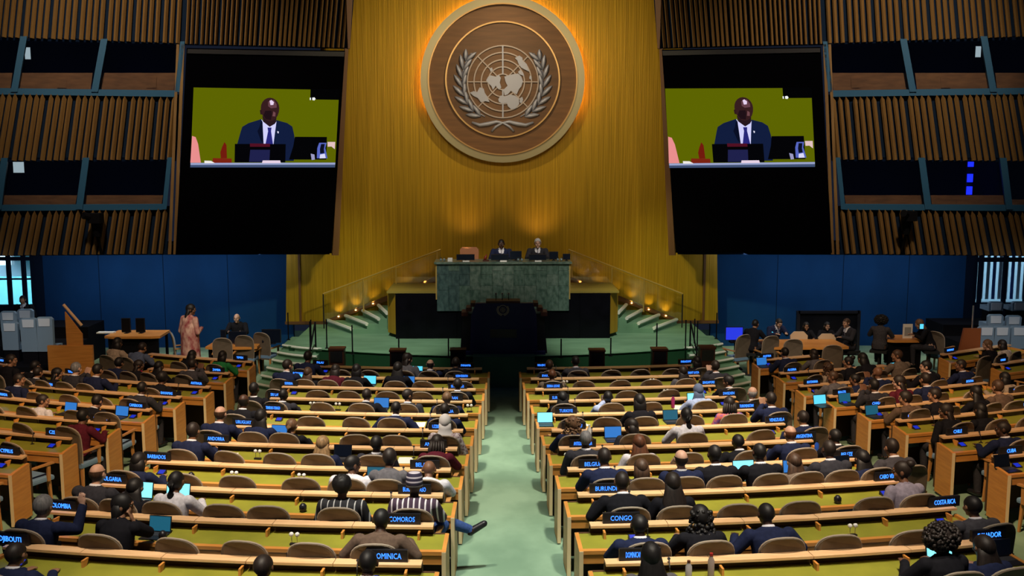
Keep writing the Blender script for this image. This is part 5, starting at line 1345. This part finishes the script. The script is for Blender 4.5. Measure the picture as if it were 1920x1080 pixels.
# short black gooseneck microphones at the consoles
for r in ROWS:
    if r['key'][0] == 'T': continue
    P, rz = row_at(r, r['xa'] + r['s'] * .62, .06, .743)
    gooseneck('desk_microphone', P.x, P.y, P.z, 'black gooseneck microphone beside the %s sign' % r['name'], .16, group='desk microphones')
# bags and clothes on the aisle floor
def bag(px, py, label, sc=1.0, m=M_BLACK):
    P = on_floor(px, py, 0)
    o = empty('bag', P, random.uniform(-.5, .5), label, 'bag', 'bags on the aisle floor')
    q = mb(m); q.rings([[(.13 * sc * k * cos(2 * pi * i / 14), .17 * sc * k * sin(2 * pi * i / 14), z * sc) for i in range(14)] for k, z in ((.9, 0), (1.0, .05), (.95, .2), (.7, .33), (.25, .38))]); q.build('body', o, True)
    q = mb(m); q.tube([(-.05 * sc, 0, .36 * sc), (-.03 * sc, 0, .46 * sc), (.03 * sc, 0, .46 * sc), (.05 * sc, 0, .36 * sc)], .012, 6); q.build('handle', o)
bag(1018, 838, 'black bag on the aisle carpet beside the ANTIGUA-BARBUDA row'); bag(1050, 962, 'black bag on the aisle carpet beside the BURUNDI row', 1.1); bag(1074, 1030, 'black bag on the aisle carpet beside the CONGO row', 1.0); bag(826, 1046, 'purple striped bag hanging low at the DOMINICA row end', 1.1, cloth('wstripe')); bag(1031, 880, 'small black bag beside the BELGIUM row', .7)

# ------------------------------------------------------------------ floor areas beside the stage
def free_chair(px, ytop, rz, label, mshell=None):
    P = at_z(px, ytop, 1.03)
    place_chair(P.x, min(P.y, 26.5), rz, label, 'taupe chairs beside the stage')
for px, yt, rz, lb in ((340, 622, -1.2, 'taupe chair turned sideways behind the standing woman in red'), (419, 632, .1, 'tall taupe chair nearer the standing woman, beside the left steps'), (463, 627, -.1, 'tall taupe chair, middle one of three by the left steps'), (498, 622, -.3, 'tall taupe chair closest to the left stage steps'),
                       (1383, 626, .5, 'taupe chair closest to the right stage steps'), (1437, 628, .3, 'taupe chair at the near side of the right wooden table'), (1483, 634, .0, 'taupe chair in the middle of the near side of the right table'), (1558, 645, -.1, 'low taupe chair at the right end of the right table'), (1763, 621, -.9, 'taupe chair behind the fair-haired woman in black')):
    free_chair(px, yt, rz, lb)
def table(px0, px1, pyf, z, depth, label, m=M_WOOD, legs_m=M_BLACK, thick=.06):
    A, B = at_z(px0, pyf, z), at_z(px1, pyf, z); Y = (A.y + B.y) / 2
    o = empty('staff_table', ((A.x + B.x) / 2, Y, 0), 0, label, 'table', 'staff tables beside the stage')
    W = (B.x - A.x) / 2
    q = mb(m); q.prism([(-W, .0, z - thick), (-W * .7, -.08, z - thick), (W * .7, -.08, z - thick), (W, 0, z - thick), (W * .95, depth, z - thick), (-W * .95, depth, z - thick)], (0, 0, thick)); q.build('tabletop', o)
    q = mb(legs_m); q.box(-W * .9, W * .9, .05, .1, .05, z - thick); q.build('modesty_panel', o)
    for s in (-1, 1):
        for y in (.06, depth - .08): mb(legs_m).box(s * W * .85 - .03, s * W * .85 + .03, y - .03, y + .03, 0, z - thick).build('leg', o)
    return o, (A.x + B.x) / 2, Y, z
T1, x, Y, z = table(196, 300, 630, .78, .9, 'wooden staff table with two dark monitors before the left blue wall')
TY1 = Y
for px, lb in ((231, 'tall dark monitor, left of the pair on the left staff table'), (258, 'tall dark monitor, right of the pair on the left staff table')):
    monitor('staff_monitor', px, z, 17, 27, Y + .4, lb, M_BLACK, 'monitors on the left staff table')
tag(mb(M_WHITE).box(-.22, .22, -.1, .1, 0, .03).build('paper_stack', loc=(at_y(200, 612, Y + .5).x, Y + .45, z)), 'white papers at the left end of the left staff table', 'paper')
T2, x, Y, z = table(385, 482, 650, .76, .8, 'wooden staff table with dark monitors near the left stage steps')
for px, lb, w_, h_ in ((414, 'dark slim monitor beside the standing woman', 10, 25), (441, 'dark monitor before the seated man by the blue wall', 34, 22), (505, 'dark wide monitor at the stage end of the left table', 36, 26)):
    monitor('staff_monitor', px, z, w_, h_, Y + .35, lb, M_DARKSCREEN, 'monitors on the left steps table')
P = at_y(446, 594, 26.9); person(P.x, 26.9, P.z - 1.12, pi, 'desk', 'l', 'fringe', 'brown', 'black', 'person with bald head in black behind dark monitors near the left steps', 1.0, False, True, group='people beside the stage')
rb = empty('staff_bench', (at_y(446, 600, 26.9).x, 27.0, 0), 0, 'dark bench under the bald man behind the left monitors', 'bench'); mb(M_BLACK).box(-.5, .5, -.25, .3, 0, max(.2, P.z - 1.12 + .42)).build('seat_block', rb)
P = at_z(353, 652, .0); Y = min(P.y, 24.2); P = at_y(353, 584, Y)
sw_ = person(P.x, Y, 0, -.5, 'fstand', 'b', 'long', 'black', 'sari', 'person with long dark hair standing in a red patterned robe before the blue wall', (P.z) / 1.50, False, True, group='people beside the stage', legs='maroon')
q = mb(cloth('sari')); q.rings([[(rx * cos(2 * pi * k / 18), ry * sin(2 * pi * k / 18) + .02, z) for k in range(18)] for z, rx, ry in ((1.34, .15, .11), (1.15, .23, .17), (.85, .22, .17), (.5, .23, .19), (.08, .27, .22))]); q.build('robe', sw_, True)
# right
T3, x, Y, z = table(1436, 1592, 650, .76, 1.0, 'long wooden staff table with seated people before the right blue wall'); TY3 = Y
T4, x, Y4, z = table(1664, 1732, 637, .85, .7, 'small wooden table with a framed white card at the right', legs_m=M_BLACK)
o = empty('framed_card', (at_y(1702, 620, Y4 + .2).x, Y4 + .2, z), 0, 'white framed card standing on the small right table', 'frame')
mb(M_WHITE).box(-.12, .12, 0, .02, 0, .36).build('frame_border', o); mb(mat('photo_grey', (.30, .32, .33), .6)).box(-.08, .08, -.004, 0, .06, .28).build('picture', o); mb(M_BLACKSOFT).box(-.02, .02, .02, .14, 0, .1).build('easel_leg', o)
monitor('staff_monitor', 1380, .72, 34, 26, at_z(1380, 640, .72).y, 'bright blue monitor beside the right stage steps', mat('bright_blue_screen', (.02, .04, .75), emit=1.0))
P = at_z(1380, 640, .72); o = empty('monitor_stand', (P.x, P.y, 0), 0, 'black stand under the bright blue monitor', 'stand'); mb(M_BLACK).box(-.16, .16, -.1, .12, 0, .03).build('foot', o); mb(M_BLACK).box(-.04, .04, -.03, .03, .03, .71).build('column', o); mb(M_BLACK).box(-.16, .16, -.1, .12, .69, .715).build('tray', o)
bp = empty('black_partition', (at_y(1553, 610, 26.9).x, 26.9, 0), 0, 'low black framed partition before the right blue wall', 'partition')
q = mb(M_BLACK); hw = 58 / 1900 * 26.9; q.box(-hw, hw, 0, .05, 0, 1.15); q.build('panel', bp)
for s in (-1, 1): mb(M_BLACKSOFT).box(s * hw - .04, s * hw + .04, -.03, .08, 0, 1.22).build('frame_post', bp)
mb(M_BLACKSOFT).box(-hw, hw, -.03, .08, 1.15, 1.22).build('frame_rail', bp)
def free_person(px, py, Y, rz, pose, sk, st, hc, top, label, suit=False, eyes=True, scale=1.0):
    hz = 1.12 * scale; P = at_y(px, py, Y); zf = P.z - hz
    dark = mat('plinth_dark', (.01, .012, .014), .8)
    person(P.x, Y, max(0.0, zf), rz, pose, sk, st, hc, top, label, scale if zf > -.02 else max(.9, P.z / 1.12), suit, eyes, group='people beside the stage')
    o = empty('stool', (P.x, Y, 0), rz, 'dark stool under the ' + ' '.join(label.replace('person', 'one').replace('second', 'other').split()[:11]).rstrip(','), 'seat', 'seats of the people beside the stage')
    mb(dark).box(-.2, .2, -.2, .16, max(0.0, zf) + .34, max(0.0, zf) + .40).build('seat', o); mb(dark).lathe([(.18, 0), (.17, .03), (.03, .05), (.03, max(0.0, zf) + .34)], n=10).build('pedestal', o)
free_person(1409, 606, 24.5, -.6, 'flean', 'm', 'short', 'black', 'black', 'person in black bending over beside the blue monitor', eyes=False)
free_person(1449, 597, 26.2, pi + .3, 'lean', 'l', 'short', 'dark', 'navy', 'person in navy suit and white shirt looking at a phone, facing the hall', True)
free_person(1509, 613, 25.9, pi, 'fdesk', 'm', 'bob', 'black', 'black', 'person with dark hair in black, far side of the right table, first from the steps')
free_person(1548, 615, 25.9, pi, 'fdesk', 'l', 'bob', 'black', 'black', 'person with dark hair and bare face in black, middle of the right table')
free_person(1594, 604, 25.4, pi / 2 + .4, 'desk', 'l', 'short', 'brown', 'charcoal', 'person in dark suit and white shirt at the right end of the table', True)
free_person(1651, 602, 24.6, -.5, 'fdesk', 'b', 'bigafro', 'black', 'dkgrey', 'person with big curly black hair seated at the small right table', eyes=False)
free_person(1746, 603, 24.6, pi / 2 - .2, 'flean', 'l', 'long', 'ltbrown', 'black', 'person with fair hair in black holding a lit phone at the small right table')
for px, py, Y, lb in ((1447, 625, 25.95, 'lit phone held by the person in navy suit by the right blue wall'), (1728, 612, 24.5, 'lit phone held by the fair-haired person at the small right table')):
    P = at_y(px, py, Y); o = empty('phone', P, 0, lb, 'phone', 'lit phones')
    mb(M_BLACKSOFT).box(-.05, .05, -.006, .006, -.07, .07).build('case', o); mb(M_CYAN).box(-.045, .045, -.009, -.006, -.06, .06).build('screen', o)
for px, yt, lb in ((1505, 622, 'cream chair behind the right table, nearer the steps'), (1566, 626, 'cream chair behind the right table, farther from the steps')):
    P = at_z(px, yt, 1.0); o = empty('cream_chair', (P.x, 25.2, 0), 0, lb, 'chair', 'cream chairs')
    zt = at_y(px, yt, 25.2).z; mm = mat('cream_leather', (.52, .40, .27), .6)
    mb(mm).prism([(-.2, 0, .4), (.2, 0, .4), (.22, 0, zt - .1), (.12, 0, zt), (-.12, 0, zt), (-.22, 0, zt - .1)], (0, .06, 0)).build('backrest', o); mb(mm).box(-.22, .22, .06, .48, .38, .46).build('seat', o); mb(M_BLACK).lathe([(.2, 0), (.03, .04), (.03, .38)], (0, .25, 0), 10).build('pedestal', o)
# raised gallery seats with pale headrests at both far ends
def gallery(s):
    nm = 'left' if s < 0 else 'right'
    spots = ((52, 597, 24.4), (82, 595, 24.4), (17, 604, 24.6), (14, 584, 25.6), (46, 580, 25.9)) if s < 0 else ((1851, 612, 24.4), (1880, 612, 24.4), (1912, 612, 24.4), (1868, 590, 25.6), (1902, 592, 25.6), (1868, 574, 26.6), (1912, 574, 26.6))
    x0 = at_y(100 if s < 0 else 1838, 600, 24.2).x
    pf = empty('gallery_platform', (x0, 24.0, 0), 0, 'dark raised platform under the grey gallery seats, far %s' % nm, 'platform', 'gallery platforms')
    for k in range(3):
        a, b = sorted((0, s * 5)); mb(M_BLACK).box(a, b, k * 1.1, k * 1.1 + 1.1, 0, .35 + .3 * k).build('tier', pf)
    for i, (px, py, Y) in enumerate(spots):
        k = min(2, int((Y - 24.0) / 1.1)); P = at_y(px, py, Y); z0 = .35 + .3 * k
        o = empty('gallery_chair', (P.x, Y, z0), 0, 'grey-blue gallery chair with pale headrest, far %s, %s row, %s from wall' % (nm, ('front', 'middle', 'back')[k], ORD[i % 4]), 'seat', 'gallery seats')
        H = max(.55, P.z - z0)
        q = mb(M_SEATGREY); q.prism([(-.19, 0, .3), (.19, 0, .3), (.2, 0, H - .05), (.15, 0, H), (-.15, 0, H), (-.2, 0, H - .05)], (0, .1, 0)); q.build('backrest', o)
        q = mb(M_HEADREST); q.prism([(-.13, -.012, H - .22), (.13, -.012, H - .22), (.14, -.012, H - .03), (-.14, -.012, H - .03)], (0, .13, 0)); q.build('headrest_cover', o)
        q = mb(M_SEATGREY); q.box(-.2, .2, .1, .5, .3, .42); q.build('seat', o)
        q = mb(M_BLACK); q.box(-.18, .18, .02, .4, 0, .3); q.build('base', o)
    # wooden partition at the aisle side
    wp = empty('wood_partition', (x0 - s * .1, 23.6, 0), 0, 'wooden partition beside the grey gallery seats at the far %s' % nm, 'partition', 'gallery partitions')
    A = at_y(128 if s < 0 else 1815, 640, 23.6).x - (x0 - s * .1)
    if s < 0:
        mb(M_WOOD).prism([(A - .5, 0, 0), (A + .55, 0, 0), (A + .55, 0, .95), (A - .5, 0, .95)], (0, .08, 0)).build('panel', wp)
        mb(M_WOOD).prism([(A - .05, .02, .9), (A + .32, .02, .9), (A + .32, .02, 1.22), (A - .05, .02, 1.75)], (0, .05, 0)).build('stair_panel', wp)
        mb(M_LEDGE).tube([(A - .08, .04, 1.92), (A + .32, .04, 1.42)], .035, 8).build('handrail', wp)
    else:
        mb(mat('red_wood_panel', (.24, .07, .02), .5)).prism([(A - .32, 0, 0), (A + .3, 0, 0), (A + .3, 0, 1.3), (A - .1, 0, 1.3)], (0, .08, 0)).build('panel', wp)
        mb(M_CHROME).tube([(A + .1, .04, 1.3), (A + .1, .04, 1.85)], .02, 8).build('post', wp)
gallery(-1); gallery(1)
P = at_y(45, 560, 27.4); person(P.x, 27.4, P.z - 1.52, pi, 'stand', 'm', 'short', 'black', 'black', 'person in dark suit and white shirt standing by the bright far left window', .98, True, True, group='people beside the stage')
mb(M_BLACK)
o = empty('standing_box', (P.x, 27.4, 0), 0, 'dark tier under the person by the far left window', 'platform'); mb(M_BLACK).box(-.4, .4, -.3, .3, 0, max(.05, P.z - 1.52 - .005)).build('tier', o)
